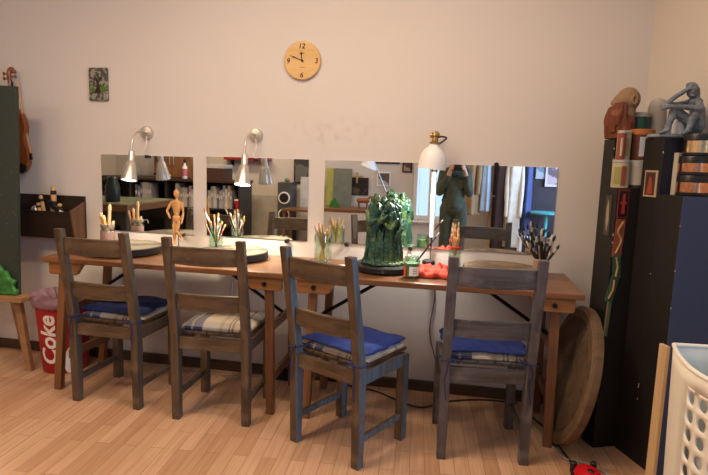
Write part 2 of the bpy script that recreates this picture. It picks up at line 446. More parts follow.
# ------------------------------------------------------------------ chairs
def make_chair(label, loc, rz, m1='chair', m2='chairx', m3='chairs'):
    t = thing('dining_chair', label, 'chair', loc, rz, 'wooden chairs along the work table')
    for s in (-1, 1):
        x0, x1 = s*.184-.0205, s*.184+.0205
        back = [(.006,0), (0,.2), (-.002,.44), (-.028,.62), (-.083,.95)]
        front = [(-.046,.95), (.016,.62), (.049,.44), (.049,.2), (.046,0)]
        MB().prism(back+front, 'x', x0, x1).build('rear_post', M[m1], t, bevel=.004)
        MB().box((s*.184, .372, .216), (.042, .046, .432)).build('front_leg', M[m1], t, bevel=.004)
        MB().box((s*.186, .2, .125), (.02, .31, .03)).build('stretcher', M[m1], t, bevel=.003)
    def rail(z0, z1, yc, bow, th, name, dome=0.0):
        mb = MB(); n = 12; xs = [-.17+.34*i/n for i in range(n+1)]
        def ring(x):
            k = 1-(x/.17)**2; y = yc-bow*k
            return [(x, y-th/2-(z1-z0)*.06, z1+dome*k), (x, y+th/2-(z1-z0)*.06, z1+dome*k), (x, y+th/2, z0-dome*.4*k), (x, y-th/2, z0-dome*.4*k)]
        R = [[mb.bm.verts.new(p) for p in ring(x)] for x in xs]
        for a, b in zip(R, R[1:]):
            for k in range(4): mb.bm.faces.new((a[k], a[(k+1) % 4], b[(k+1) % 4], b[k]))
        mb.bm.faces.new(R[0]); mb.bm.faces.new(R[-1][::-1])
        mb.build(name, M[m2], t, bevel=.003)
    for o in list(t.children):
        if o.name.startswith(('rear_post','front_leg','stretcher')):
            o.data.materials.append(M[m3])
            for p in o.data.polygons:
                if p.normal.x > .6: p.material_index = 1  # only right-facing faces take the side tone
    rail(.822, .905, -.043, .030, .022, 'top_rail', .004)
    rail(.588, .668, .000, .026, .022, 'back_rail', .003)
    mb = MB()
    mb.box((0, .022, .408), (.33, .024, .064)).box((0, .374, .408), (.33, .024, .064))
    for s in (-1, 1): mb.box((s*.186, .2, .408), (.024, .302, .064))
    o = mb.build('seat_frame', M[m2], t, bevel=.003)
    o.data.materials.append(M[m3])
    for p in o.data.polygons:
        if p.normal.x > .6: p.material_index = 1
    mb = MB()
    for k in range(5): mb.box((-.146+.073*k, .229, .449), (.07, .352, .016))
    mb.build('seat', M[m1], t, bevel=.003)
    return t
chairs = [(-1.78, -.65, -.04, 'brown wooden chair with a navy cushion, nearest the red bin at the left table end'),
          (-1.16, -.70, .03, 'brown wooden chair carrying an uncovered plaid cushion, in front of the lit wall lamp'),
          (-.54, -.86, -.47, 'wooden chair turned at an angle, closest to the viewer, with a bright blue cushion'),
          (.18, -.75, .10, 'greyish wooden chair at the right table end, beside the leaning round board')]
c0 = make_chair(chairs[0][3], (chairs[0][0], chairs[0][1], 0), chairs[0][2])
dup(c0, (chairs[1][0], chairs[1][1], 0), chairs[1][2], chairs[1][3])
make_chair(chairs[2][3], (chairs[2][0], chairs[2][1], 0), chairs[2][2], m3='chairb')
make_chair(chairs[3][3], (chairs[3][0], chairs[3][1], 0), chairs[3][2], 'chairg', 'chairgx', 'chairg')

def cushion(label, i, cover=None, h=.040):
    x, y, r, _ = chairs[i]
    t = thing('seat_cushion', label, 'cushion', (x, y, .457), r, 'cushions tied to the chairs')
    def f(u, v):
        a = u*2*PI; 
        return None
    mb = MB()
    nx, ny = 22, 22; W, D = .178, .158
    def top(u, v):
        sx, sy = (u*2-1), (v*2-1)
        k = max(0, (1-abs(sx)**5))*max(0, (1-abs(sy)**5))
        n = noise.noise(Vector((sx*2+i*5, sy*2, 1)))*.005
        return Vector((sx*W, .229+sy*D, h*.45+h*.55*k**.5+n*k))
    def bot(u, v):
        p = top(u, v); return Vector((p.x, p.y, .001))
    mb.grid(top, nx, ny); mb.grid(bot, nx, ny)
    bmesh.ops.remove_doubles(mb.bm, verts=mb.bm.verts[:], dist=1e-5)
    # side walls
    def side(u, v):
        a = u*4; s = int(a) % 4; q = a-int(a)
        c = [(q,0), (1,q), (1-q,1), (0,1-q)][s]
        p = top(*c); 
        out = .006*math.sin(PI*v)
        d = [(0,-1), (1,0), (0,1), (-1,0)][s]
        return Vector((p.x+d[0]*out, p.y+d[1]*out, .001+(p.z-.001)*v))
    mb.grid(side, 48, 4, closeu=True)
    mb.build('pad', M['plaid'], t, smooth=True)
    if cover:
        def cv(u, v):
            sx, sy = (u*2-1)*1.0, (v*2-1)*1.0
            k = max(0, 1-abs(sx)**4)*max(0, 1-abs(sy)**4)
            cor = (abs(sx)*abs(sy))**3
            w = noise.noise(Vector((sx*1.8+i*7, sy*1.8, 3)))*.009+noise.noise(Vector((sx*5+i*7, sy*5, 9)))*.003
            e = .02*noise.noise(Vector((sx*2.5+3*i, sy*2.5, 5)))
            z = h+.006+.02*k**.6+w - (.012 if abs(sy) > .9 and sy < 0 else 0) - .010*(1-k)
            return Vector((sx*(W+.012)+e*abs(sx)**4*sx, .229+sy*(D+.012)+e*abs(sy)**4*sy, max(z, h+.004)))
        mb = MB().grid(cv, 26, 26); mb.build('cloth_cover', cover, t, smooth=True, sol=.008)
    if cover:
        for s in (-1, 1):
            mb = MB()
            px = s*.184
            loop = [(px-s*.04, .06, .02), (px-s*.028, -.012, .022), (px+s*.026, -.012, .018), (px+s*.026, .055, .014), (px-s*.02, .062, .018)]
            mb.tube(spline(loop, 5), .0032, 6)
            mb.tube(spline([(px-s*.01, -.010, .020), (px+.004, -.018, -.02), (px-.006, -.012, -.07), (px+.004, -.016, -.10-.02*i)], 6), .003, 6)
            mb.tube(spline([(px-s*.01, -.010, .020), (px-s*.035, -.020, .03), (px-s*.05, -.022, .012)], 6), .003, 6)
            mb.build('tie_string', M['tie'], t, smooth=True)
    return t
cushion('navy cloth cushion on the chair nearest the red bin', 0, M['navy'])
cushion('plaid beige and blue cushion without a cloth cover', 1, None, .05)
cushion('bright blue cloth cushion on the angled chair in the middle', 2, M['blue'])
cushion('blue cloth cushion on the chair at the right table end', 3, M['blue'])

# ------------------------------------------------------------------ work tables
TZ = .768
def table(x0, x1, label, splay=None):
    yc = -.316
    t = thing('work_table', label, 'table', ((x0+x1)/2, yc, 0), 0, 'wooden work tables along the wall')
    h = (x1-x0)/2
    MB().box((0, 0, TZ-.014), (x1-x0, .508, .028)).build('table_top', M['top'], t, bevel=.004)
    for s in (-1, 1):
        for q in (-1, 1):
            poly = [(s*(h-.035), TZ-.0285), (s*(h-.035), TZ-.085), (s*(h-.045), TZ-.094), (s*(h-.19), TZ-.094), (s*(h-.205), TZ-.086), (s*(h-.225), TZ-.055), (s*(h-.245), TZ-.0285)]
            y = q*.226
            a = MB().prism(poly, 'y', y-.014, y+.014).build('apron_block', M['apron'], t, bevel=.003)
            MB().cyl((0,0,0), .012, .008, 14, M=T(s*(h-.125), y+q*.014, TZ-.062) @ RX(-q*PI/2)).build('bolt', M['iron'], a, smooth=True)
            xt, xb = s*(h-.115), s*(h-.085 if s < 0 else h-.10)
            if splay and s < 0: xt, xb = s*(h-.100), s*(h-splay)
            yy = q*.195
            d = Vector((xb-xt, 0, -(TZ-.03))); ang = math.atan2(xb-xt, TZ-.03)
            mb = MB()
            w = .021; dd = .018
            P = []
            for (x, z) in ((xt, TZ-.03), (xb, 0)):
                P.append([mb.bm.verts.new((x+i*w, yy+j*dd, z)) for i, j in ((-1,-1), (1,-1), (1,1), (-1,1))])
            mb.bm.faces.new(P[0]); mb.bm.faces.new(P[1][::-1])
            for k in range(4): mb.bm.faces.new((P[0][k], P[1][k], P[1][(k+1) % 4], P[0][(k+1) % 4]))
            mb.build('leg', M['tleg'], t, bevel=.003)
        for z in (.20, .47):
            k = z/TZ; x = s*((h-.115)*k + (h-.09)*(1-k))
            MB().box((x, 0, z), (.022, .35, .05)).build('cross_rail', M['tleg'], t, bevel=.003)
        xa, xb = s*(h-.105), s*(h-.47)
        MB().tube([(xa, 0, .50), (xb, 0, TZ-.031)], .0095, 4).build('folding_strut', M['iron'], t)
    return t
table(-2.196, -.803, 'long brown wooden work table on the left, under the two wall lamps', .032)
table(-.797, .596, 'long brown wooden work table on the right, carrying the green sculpture')

# ------------------------------------------------------------------ mirrors
def mirror(x0, x1, z0, z1, label, clips):
    cx, cz = (x0+x1)/2, (z0+z1)/2
    o = MB().box((0, 0, 0), (x1-x0, .005, z1-z0)).build('wall_mirror', M['mirror'])
    o.location = (cx, -.0035, cz); tag(o, label, 'mirror', 'frameless mirrors on the wall')
    for (x, z) in clips:
        MB().cyl((0,0,0), .013, .018, 14, M=T(x-cx, -.003, z-cz) @ RX(PI/2), bev=.003).build('clip', M['black'], o, smooth=True)
mirror(-2.21, -1.588, .852, 1.33, 'frameless mirror farthest left, behind the wooden mannequin', [(-1.66, .846)])
mirror(-1.50, -.86, .855, 1.337, 'frameless mirror second from the left, under the lit wall lamp', [(-.985, .849)])
mirror(-.762, -.2105, .855, 1.337, 'frameless mirror behind the green figure sculpture', [(-.62, .85), (-.245, .849)])
mirror(-.2085, .53, .855, 1.335, 'frameless mirror farthest right, behind the greyish chair', [(.205,1.341)])

# ------------------------------------------------------------------ wall lamps
def wall_lamp(x, label, bulb, tilt=0):
    t = thing('wall_lamp', label, 'lamp', (x, 0, 1.47), 0, 'silver gooseneck wall lamps')
    MB().lathe([(0,0), (.041,0), (.041,.012), (.036,.020), (.012,.024), (0,.024)], M=RX(PI/2)).build('wall_rosette', M['silver'], t, smooth=True)
    MB().tube(spline([(0,-.022,0), (-.001,-.06,.006), (-.006,-.11,-.008), (-.009,-.148,-.05), (-.008,-.16,-.10), (-.006,-.16,-.13)], 8), .0065, 10).build('gooseneck_arm', M['silver'], t, smooth=True)
    TM = T(-.006,-.16,-.115) @ RX(math.radians(-13)) @ T(0,0,.115)
    sh = MB().lathe([(.011,-.115), (.018,-.118), (.0185,-.175), (.021,-.180), (.0265,-.186), (.047,-.292), (.044,-.292), (.024,-.19), (.011,-.175)], M=TM, seg=32).build('lamp_shade', M['silver'], t, smooth=True, angle=35)
    MB().ball((0,0,-.280), (.040,.040,.016), 18, M=TM).build('bulb', bulb, sh, smooth=True)
    MB().tube(spline([(.002,-.02,-.02), (.012,-.035,-.07), (-.004,-.03,-.115), (.002,-.012,-.142)], 8), .003, 6).build('cord', M['white'], t, smooth=True)
    MB().box((.002,-.014,-.146), (.026,.018,.018), bev=.003).build('cord_clip', M['black'], t)
    L = bpy.data.lights.new('lamp_bulb_light', 'SPOT'); L.spot_size = math.radians(125); L.spot_blend = .8; L.shadow_soft_size = .03
    L.color = (1,.80,.55)
    l = bpy.data.objects.new('lamp_bulb_light', L); COL.objects.link(l); l.location = (x-.006, -.202, 1.47-.305)
    return L
LA = wall_lamp(-1.891, 'silver wall lamp on the left, above the mannequin mirror', M['bulb2'])
LB = wall_lamp(-1.186, 'silver wall lamp with a brightly lit bulb, above the paintbrush pot', M['bulb'])

# white desk lamp on its pole
t = thing('pole_lamp', 'white bell-shaded lamp on a white pole between the two right mirrors', 'lamp', (-.14, -.02, .79))
mb = MB(); tiltM = T(-.142+.14, -.125+.02, .538) @ RY(math.radians(5)) @ Matrix.Diagonal((1.06,1.06,1,1))
sh = MB().lathe([(.016,.115), (.022,.112), (.027,.098), (.045,.082), (.060,.055), (.066,.02), (.070,-.022), (.066,-.022), (.062,.02), (.056,.052), (.040,.078), (.018,.096)], seg=36, M=tiltM).build('lamp_shade', M['wlamp'], t, smooth=True, angle=60)
MB().ball((-.002,-.105,.553), (.032,.032,.036)).build('bulb', M['bulb3'], sh, smooth=True)
mb = MB().lathe([(.0,.112), (.026,.112), (.026,.120), (.017,.126), (.015,.150), (.022,.156), (.020,.172), (0,.178)], M=tiltM, seg=20)
mb.tube([(-.018,-.105,.693), (.030,-.105,.706)], .012, 12); mb.build('swivel_joint', M['brass'], t, smooth=True)
MB().tube(spline([(.020,-.105,.643), (.055,-.105,.668), (.070,-.105,.683), (.045,-.105,.690), (.018,-.105,.683)], 6), .0045, 8).build('tilt_handle', M['iron'], t, smooth=True)
MB().tube([(.004,-.105,.703), (.010,-.07,.715), (.010,-.028,.69)], .007, 10).build('arm', M['brass'], t, smooth=True)
MB().tube([(.010,-.026,.72), (.013,-.026,.135)], .0125, 14).build('pole', M['wlamp'], t, smooth=True)
MB().cyl((.010,-.026,.50), .016, .035, 14).build('switch', M['black'], t, smooth=True)
MB().box((.010,-.002,.60), (.03,.026,.05), bev=.004).build('wall_bracket', M['iron'], t)
MB().tube(spline([(.013,-.026,.136), (.012,-.03,.07), (.016,-.05,.0), (.026,-.01,-.02), (.05,.008,-.2), (.03,.006,-.42), (.08,-.01,-.62), (.10,-.03,-.765)], 8), .003, 6).build('cord', M['bcable'], t, smooth=True)
L = bpy.data.lights.new('pole_lamp_light', 'SPOT'); L.spot_size = math.radians(115); L.spot_blend = .7; L.shadow_soft_size = .03; L.color = (1,.93,.82)
LC = L; l = bpy.data.objects.new('pole_lamp_light', L); COL.objects.link(l); l.location = (-.150, -.125, 1.303); l.rotation_euler = Vector((-.10, -.05, -.30)).to_track_quat('-Z', 'Y').to_euler()

# ------------------------------------------------------------------ clock and plaque
t = thing('wall_clock', 'round light-wood wall clock above the mirrors', 'clock', (-.908, -.002, 1.895))
MB().cyl((0,0,0), .107, .018, 56, M=RX(PI/2), bev=.003).build('clock_face', M['bamboo'], t, smooth=True)
for s, x, z in (('12',-.004,.078), ('3',.083,-.004), ('6',-.002,-.082), ('9',-.083,-.004)):
    me = text_mesh(s, .040, .0006, .15, .0006); me.transform(T(x, -.0188, z) @ RX(PI/2)); link('numeral', me, M['ink'], t)
def hand(name, ang, ln, w):
    mb = MB(); R = RY(ang)
    mb.prism([(-w,-.012), (w,-.012), (w*.8,ln*.55), (w*2.2,ln*.64), (w*.8,ln*.72), (0,ln), (-w*.8,ln*.72), (-w*2.2,ln*.64), (-w*.8,ln*.55)], 'y', -.0225, -.0205, M=R)
    return mb.build(name, M['ink'], t)
hand('hour_hand', math.radians(-8), .056, .0022); hand('minute_hand', math.radians(-69), .082, .0019)
mb = MB().cyl((0,0,0), .006, .007, 14, M=T(0,-.018,0) @ RX(PI/2)); mb.build('hub', M['ink'], t)
mb = MB().prism([(-.019,0), (0,-.0022), (.022,0), (0,.0022)], 'y', -.0215, -.0195, M=T(-.002,0,.040)); mb.build('cross_piece', M['ink'], t)
MB().box((.002,-.0186,-.038), (.032,.0012,.003)).build('maker_mark', col('faint_brown', (.30,.19,.08)), t)

t = thing('picture_plaque', 'small dark relief plaque of a tree with a green meadow', 'plaque', (-2.209, -.002, 1.757))
MB().box((0,-.008,0), (.128,.016,.198), bev=.006, seg=2).build('plaque_base', speckle('plaque_mottled', (.075,.075,.06), (.27,.26,.21), 48, .5), t)
def flat(name, pts, y, m, p): return MB().prism(pts, 'y', y-.003, y).build(name, m, p)
flat('tree_trunk', [(-.022,-.055), (.022,-.052), (.012,-.02), (.006,.005), (.03,.04), (.022,.044), (0,.016), (-.014,.046), (-.022,.04), (-.006,.005), (-.010,-.02)], -.0155, col('trunk_brown', (.03,.014,.010)), t)
flat('meadow', [(.014,-.045), (.056,-.046), (.056,-.018), (.04,-.012), (.015,-.022)], -.0152, col('meadow_green', (.07,.16,.02)), t)
flat('meadow', [(-.056,-.04), (-.022,-.045), (-.02,-.026), (-.056,-.02)], -.0152, M['meadow_green'], t)

# ------------------------------------------------------------------ tool box on the wall and its tools
t = thing('tool_box', 'dark wooden tool box hung on the wall at the left', 'tool box', (-2.66, 0, .79))
MB().box((0,-.009,.135), (.66,.014,.27)).build('back_panel', M['box'], t, bevel=.002)
MB().prism([(-.108,.004), (-.100,.004), (-.132,.178), (-.140,.178)], 'x', -.33, .318).build('front_panel', M['box'], t, bevel=.001)
for x in (-.324, .324): MB().prism([(-.0165,0), (-.108,0), (-.145,.185), (-.06,.215), (-.0165,.235)], 'x', x-.006, x+.006).build('end_panel', M['boxs'], t, bevel=.001)
MB().box((0,-.06,.010), (.63,.085,.012)).build('bottom_panel', M['box'], t)
def handtool(name, label, x, y, z, tilt, ln, r, m, cat, kind=0):
    o = thing(name, label, cat, (x, y, z), 0, 'hand tools in the wall tool box')
    R = RY(tilt)
    if kind == 0:
        MB().lathe([(0,0), (r*.8,0), (r*.75,ln*.3), (r,ln*.75), (r*.9,ln*.97), (0,ln)], seg=14, M=R).build('handle', m, o, smooth=True)
        MB().lathe([(r*1.02,ln*.78), (r*1.06,ln*.80), (r*1.06,ln*.86), (r*1.02,ln*.88)], seg=14, M=R).build('ferrule', M['ink'], o, smooth=True)
    return o
bz = .865
handtool('chisel', 'tallest chisel with a thick round wooden handle, in the wall tool box', -2.500, -.075, bz, -.02, .26, .017, M['tool'], 'chisel')
handtool('chisel', 'short chisel right of the tallest one in the tool box', -2.462, -.08, bz, .03, .15, .015, M['tool'], 'chisel')
handtool('chisel', 'chisel leaning left in the middle of the tool box, longer of the two slanted ones', -2.560, -.07, bz, -.22, .20, .013, M['tool'], 'chisel')
handtool('chisel', 'shorter slanted chisel next to the silver tool in the tool box', -2.590, -.08, bz, -.16, .15, .014, M['tool'], 'chisel')
handtool('chisel', 'small pale chisel half hidden behind the slanted ones in the tool box', -2.545, -.05, bz, .05, .155, .011, M['tool'], 'chisel')
o = thing('hand_drill', 'silver rounded hand tool at the left of the tool box', 'tool', (-2.64, -.075, .87), 0, 'hand tools in the wall tool box')
MB().ball((0,0,.09), (.026,.024,.034), 16).build('tool_head', M['silver'], o, smooth=True); MB().cyl((0,0,0), .014, .07, 12).build('handle', M['black'], o, smooth=True)
o = thing('clamp', 'black slanted clamp at the right of the tool box', 'tool', (-2.47, -.085, .895), 0, 'hand tools in the wall tool box')
MB().box((.03,0,.06), (.20,.03,.035), rot=Matrix.Rotation(.62, 3, 'Y'), bev=.006).build('clamp_bar', M['black'], o)
MB().box((-.035,0,.12), (.05,.035,.03), rot=Matrix.Rotation(.2, 3, 'Y'), bev=.005).build('clamp_jaw', M['black'], o)
MB().tube([(.03,-.02,.075), (.06,-.02,.06)], .008, 8).build('screw', M['silver'], o)

o = thing('pliers', 'black-handled pliers lying across the right end of the tool box', 'tool', (-2.392, -.055, .89), 0, 'hand tools in the wall tool box')
MB().tube(spline([(-.03,0,-.03), (-.012,0,.03), (-.02,-.005,.075)], 5), .009, 8).build('handle', M['black'], o, smooth=True)
MB().tube(spline([(.02,0,-.03), (.004,0,.03), (.018,-.005,.07)], 5), .009, 8).build('handle', M['black'], o, smooth=True)
MB().ball((-.002,0,.028), (.012,.010,.012), 10).build('pivot', M['silver'], o, smooth=True)

# ------------------------------------------------------------------ violin, bow and easel
t = thing('violin', 'brown violin hanging on the wall behind the green board', 'violin', (-2.79, -.032, 1.185)); t.scale = (1.12, 1.12, 1.16)
def vout(k):
    pts = []
    for i in range(40):
        a = 2*PI*i/40; z = -math.cos(a)*.178; w = .088*abs(math.sin(a))**.75*(1-.30*math.exp(-((z-.01)/.05)**2))*(1.0-.14*(z/.178))
        pts.append((math.copysign(w, math.sin(a))*k, .18+z*k))
    return pts
MB().prism(vout(1), 'y', -.020, .018).build('body', M['violin'], t, bevel=.004)
MB().prism([(-.014,.30), (.014,.30), (.012,.50), (-.012,.50)], 'y', -.034, -.018).build('neck', M['ebony'], t)
mb = MB().tube(spline([(0,-.026,.49), (0,-.032,.53), (0,-.024,.56), (0,-.006,.565), (0,-.010,.548)], 6), [.012]*25, 10)
mb.build('scroll', M['violin'], t, smooth=True)
for s, z in ((-1,.51), (1,.52), (-1,.535), (1,.545)):
    mb = MB().tube([(0,-.028,z), (s*.034,-.028,z+.004)], .004, 8); mb.ball((s*.036,-.028,z+.004), (.004,.010,.010), 10); mb.build('peg', M['violin'], t, smooth=True)
MB().ball((.04,-.026,.035), (.04,.012,.028), 14).build('chin_rest', M['ebony'], t, smooth=True)
mb = MB()
for k in range(4): mb.tube([((k-1.5)*.006,-.036,.50), ((k-1.5)*.009,-.044,.14), ((k-1.5)*.005,-.03,.04)], .0008, 5)
mb.build('strings', M['silver'], t)
t = thing('violin_bow', 'violin bow hanging down beside the violin', 'bow', (-2.765, -.03, 1.83))
MB().tube([(0,0,-.07), (.03,0,-.30), (.082,0,-.56)], [.006,.005,.006], 8).build('bow_stick', M['tool'], t, smooth=True)
MB().tube([(.004,-.006,-.09), (.03,-.006,-.32), (.074,-.006,-.555)], .003, 6, flat=.5).build('bow_hair', col('bow_hair_mauve', (.34,.16,.17)), t)
MB().box((.074,-.004,-.53), (.016,.012,.04), rot=Matrix.Rotation(-.2, 3, 'Y')).build('frog', M['ebony'], t)

t = thing('easel', 'brown wooden easel at the left edge, holding the speckled board', 'easel', (-2.78, -.30, 0))
for x0, x1 in ((-.21, -.30), (.19, .262)):
    mb = MB(); P = []
    for (x, z, y) in ((x0, .47, -.01), (x1, 0, -.02)): P.append([mb.bm.verts.new((x+i*.021, y+j*.016, z)) for i, j in ((-1,-1), (1,-1), (1,1), (-1,1))])
    mb.bm.faces.new(P[0]); mb.bm.faces.new(P[1][::-1])
    for k in range(4): mb.bm.faces.new((P[0][k], P[1][k], P[1][(k+1) % 4], P[0][(k+1) % 4]))
    mb.build('leg', M['easel'], t, bevel=.003)
MB().tube([(0,.10,.62), (0,.23,.003)], .018, 4).build('rear_leg', M['easel'], t)
MB().box((0,-.03,.455), (.56,.12,.03)).build('ledge', M['easel'], t, bevel=.003)
MB().box((0,.035,.95), (.05,.02,.96)).build('mast', M['easel'], t, bevel=.003)
mb = MB().box((.0,.102,.63), (.06,.15,.03)); mb.build('hinge_block', M['easel'], t)
o = MB().box((0,0,0), (.50,.022,1.24)).build('painted_board', M['green_board'], bevel=.002)
o.location = (-2.80, -.305, 1.092); o.rotation_euler = (0, math.radians(2.4), 0)
tag(o, 'tall dark green speckled board standing on the easel', 'board')
mb = MB(); ol = [(-.13,0), (.09,0), (.10,.03), (.075,.05), (.085,.09), (.05,.10), (.03,.145), (.0,.15), (-.02,.18), (-.07,.175), (-.13,.2)]
mb.prism(ol, 'y', -.03, 0)
o = fused('clay_relief', mb, M['leaf'], None, .008, 5, lambda c, n: n*.006*noise.noise(c*30))
o.location = (-2.655, -.325, .4715); tag(o, 'bright green leaf-shaped clay piece leaning on the easel ledge', 'clay piece')

# ------------------------------------------------------------------ red bin
t = thing('waste_bin', 'red bin with white lettering under the left table end', 'bin', (-2.352, -.215, 0))
RB, RT, HB = .128, .158, .445
MB().lathe([(0,0), (RB-.006,0), (RB,.008), (RT,HB-.008), (RT+.006,HB-.004), (RT+.004,HB), (RT-.006,HB), (RB-.008,.014), (0,.012)], seg=48).build('bin_body', M['red_bin'], t, smooth=True)
def wrap(me, a0, z0):
    # lettering laid round the tapering side, reading upwards
    bm = bmesh.new(); bm.from_mesh(me)
    bmesh.ops.triangulate(bm, faces=bm.faces[:]); bmesh.ops.subdivide_edges(bm, edges=[e for e in bm.edges if e.calc_length() > .03], cuts=2)
    for v in bm.verts:
        z = z0 + v.co.x; s = -v.co.y; rr = RB+(RT-RB)*z/HB+.0016+v.co.z
        a = a0 + s/rr
        v.co = (rr*math.cos(a), rr*math.sin(a), z)
    bm.to_mesh(me); bm.free(); return me
me = wrap(text_mesh('Coke', .140, .0035, .12, .0006), math.radians(-88), .215)
link('lettering', me, M['white'], t)
mb = MB()
def sw(u, v):
    z = .004+.20*u; w = .012+.05*math.sin(PI*min(1, u*1.0))**.8
    a = math.radians(-42) + .30*u + (v-.5)*w/RB*1.6; rr = RB+(RT-RB)*z/HB+.0014
    return Vector((rr*math.cos(a), rr*math.sin(a), z))
mb.grid(sw, 16, 6).build('white_wave', M['white'], t, smooth=True)
mb = MB()
def bagf(u, v):
    a = u*2*PI; n = noise.noise(Vector((math.cos(a)*3, math.sin(a)*3, v*4)))
    n2 = noise.noise(Vector((math.cos(a)*8, math.sin(a)*8, v*7+3)))
    if v < .5:
        q = v/.5; r = RT+.0095+.008*math.sin(PI*q)+.010*n*q; z = HB-.035+.055*q+.012*n2
    else:
        q = (v-.5)/.5; r = (RT+.012)*(1-.78*q)+.022*n; z = HB+.020+.022*math.sin(PI*min(1,q*1.6))-.10*q*q+.030*n2
    return Vector((r*math.cos(a), r*math.sin(a), z))
o = MB().grid(bagf, 64, 18, closeu=True).build('bin_bag', M['bag'], None, smooth=True, sol=.0015)
o.location = (-2.352, -.215, 0); tag(o, 'crumpled mauve plastic bag lining the red bin', 'bag')
# ------------------------------------------------------------------ modelling turntables on the table
def disc(x, y, r, label, top, h=.046):
    t = thing('modelling_turntable', label, 'turntable', (x, y, TZ), 0, 'round modelling turntables on the tables')
    MB().lathe([(0,.001), (r*.93,.001), (r*.95,.006), (r,.009), (r,h-.004), (r-.002,h-.002), (0,h-.002)], seg=56).build('rim', M['discrim'], t, smooth=True, angle=30)
    mb = MB().lathe([(0,h-.0019), (r-.006,h-.0019), (r-.008,h+.001), (0,h+.0015)], seg=56); mb.build('disc_top', top, t, smooth=True, angle=30)
    return t
disc(-1.875, -.29, .212, 'round clay-smeared turntable at the left end of the left table', M['plaster'])
disc(-1.232, -.25, .203, 'round turntable under the lit wall lamp, behind the plaid-cushion chair', M['plaster'])
disc(-.36, -.300, .160, 'round black-rimmed turntable under the green sculpture', M['discrim'], .036)
disc(.25, -.245, .198, 'brown round turntable behind the greyish chair at the right', M['brown_disc'], .046)

# ------------------------------------------------------------------ jars, pots, brushes
def jar(name, label, x, y, r, h, cat='jar', mat=None, neck=.86):
    t = thing(name, label, cat, (x, y, TZ+.0006))
    mb = MB().lathe([(0,.0), (r*.94,0), (r,.006), (r,h*.80), (r*neck,h*.9), (r*neck,h*.985), (r*neck*.98,h), (r*neck-.004,h*.985), (r*neck-.004,h*.9), (r-.004,h*.79), (r-.004,.012), (0,.009)], seg=32)
    mb.build('jar_body', mat or M['glass'], t, smooth=True, angle=50)
    return t
def stick(name, label, cat, base, top, r0, r1, m, group, tip=None, tipr=None, tlen=.22, ferr=True):
    b, e = Vector(base), Vector(top); o = thing(name, label, cat, base, 0, group)
    d = e-b
    MB().tube([(0,0,0), d*.45, d*(1-tlen)], [r0*.8, r0, r1], 7).build('handle', m, o, smooth=True)
    if tip:
        tr = tipr or r1*1.6
        if ferr: MB().tube([d*(1-tlen-.0), d*(1-tlen*.5)], [r1*1.05, r1*1.25], 7).build('ferrule', M['silver'], o, smooth=True)
        MB().tube([d*(1-tlen*(.5 if ferr else 1)), d*(1-tlen*.25), d*1.0], [r1*1.2, tr, tr*.25], 7).build('bristles' if ferr else 'tip', tip, o, smooth=True)
    return o
cols = {'w': (.72,.68,.60), 'k': (.02,.02,.02), 'g': (.05,.22,.10), 'r': (.45,.04,.03), 'b': (.06,.12,.35), 'y': (.62,.42,.12), 't': (.40,.24,.11)}
C = {k: col('brush_'+k, v, .45) for k, v in cols.items()}
# jar of carved wooden tools, left
jx, jy = -2.07, -.165
t = jar('glass_jar', 'jar with a knotted string round its neck, left of the first mirror', jx, jy, .040, .135)
mb = MB()
for k in range(3): mb.lathe([(.037+.004*math.cos(a*PI/4), .125+k*.007+.004*math.sin(a*PI/4)) for a in range(8)], seg=28, closed=True)
mb.tube(spline([(.02,-.04,.132), (.045,-.045,.135), (.055,-.04,.115)], 5), .003, 6); mb.build('string', col('grey_string', (.22,.20,.17), .9), t, smooth=True)
MB().lathe([(.041,.010), (.0415,.012), (.0415,.10), (.041,.102)], seg=32).build('paper_wrap', col('mauve_paper', (.30,.19,.17), .8), t, smooth=True)
for i, (dx, dy, ex, ey, h, r) in enumerate([(0,.005,.014,.01,.265,.010), (-.012,-.005,-.035,-.01,.215,.010), (-.015,.008,-.055,.01,.20,.0075), (.012,-.01,-.012,-.02,.20,.0105), (.015,.01,.035,.01,.165,.008)]):
    stick('clay_tool', ['tallest pale wooden clay tool in the string-tied jar', 'slanted wooden clay tool in the string-tied jar, second from the left', 'thin wooden clay tool leaning furthest left in the string-tied jar', 'thick wooden clay tool in front in the string-tied jar', 'short wooden clay tool at the right of the string-tied jar'][i],
          'clay tool', (jx+dx, jy+dy, TZ+.018), (jx+ex, jy+ey, TZ+h), r, r*.95, M['pale'] if i == 0 else M['mann'], 'clay tools in the string-tied jar', M['pale'], r*.9, .14, False)
# paintbrush pot under the lit lamp
jx, jy = -1.368, -.165
jar('glass_jar', 'clear glass pot full of paintbrushes under the lit wall lamp', jx, jy, .040, .125, neck=1.0)
random.seed(11)
specs = [('k',-.085,.02,.27), ('w',-.05,0,.22), ('g',-.03,-.01,.20), ('w',-.015,.01,.235), ('y',.0,-.015,.19), ('t',.012,.012,.22), ('k',.03,.0,.21), ('w',.045,-.01,.20), ('r',.055,.012,.18), ('g',.02,-.02,.175), ('w',-.06,-.012,.185), ('b',.008,.018,.245)]
for i, (c, ex, ey, h) in enumerate(specs):
    b = (jx-ex*.3+random.uniform(-.006,.006), jy-ey*.5, TZ+.016)
    stick('paintbrush', 'long black paintbrush leaning furthest left out of the lit glass pot' if i == 0 else 'slim paintbrush standing in the glass pot under the lit lamp', 'paintbrush', b, (jx+ex, jy+ey, TZ+h), .0045, .0038, C[c], 'paintbrushes in the lit glass pot', C[random.choice('wkgwty')], .007, .24)
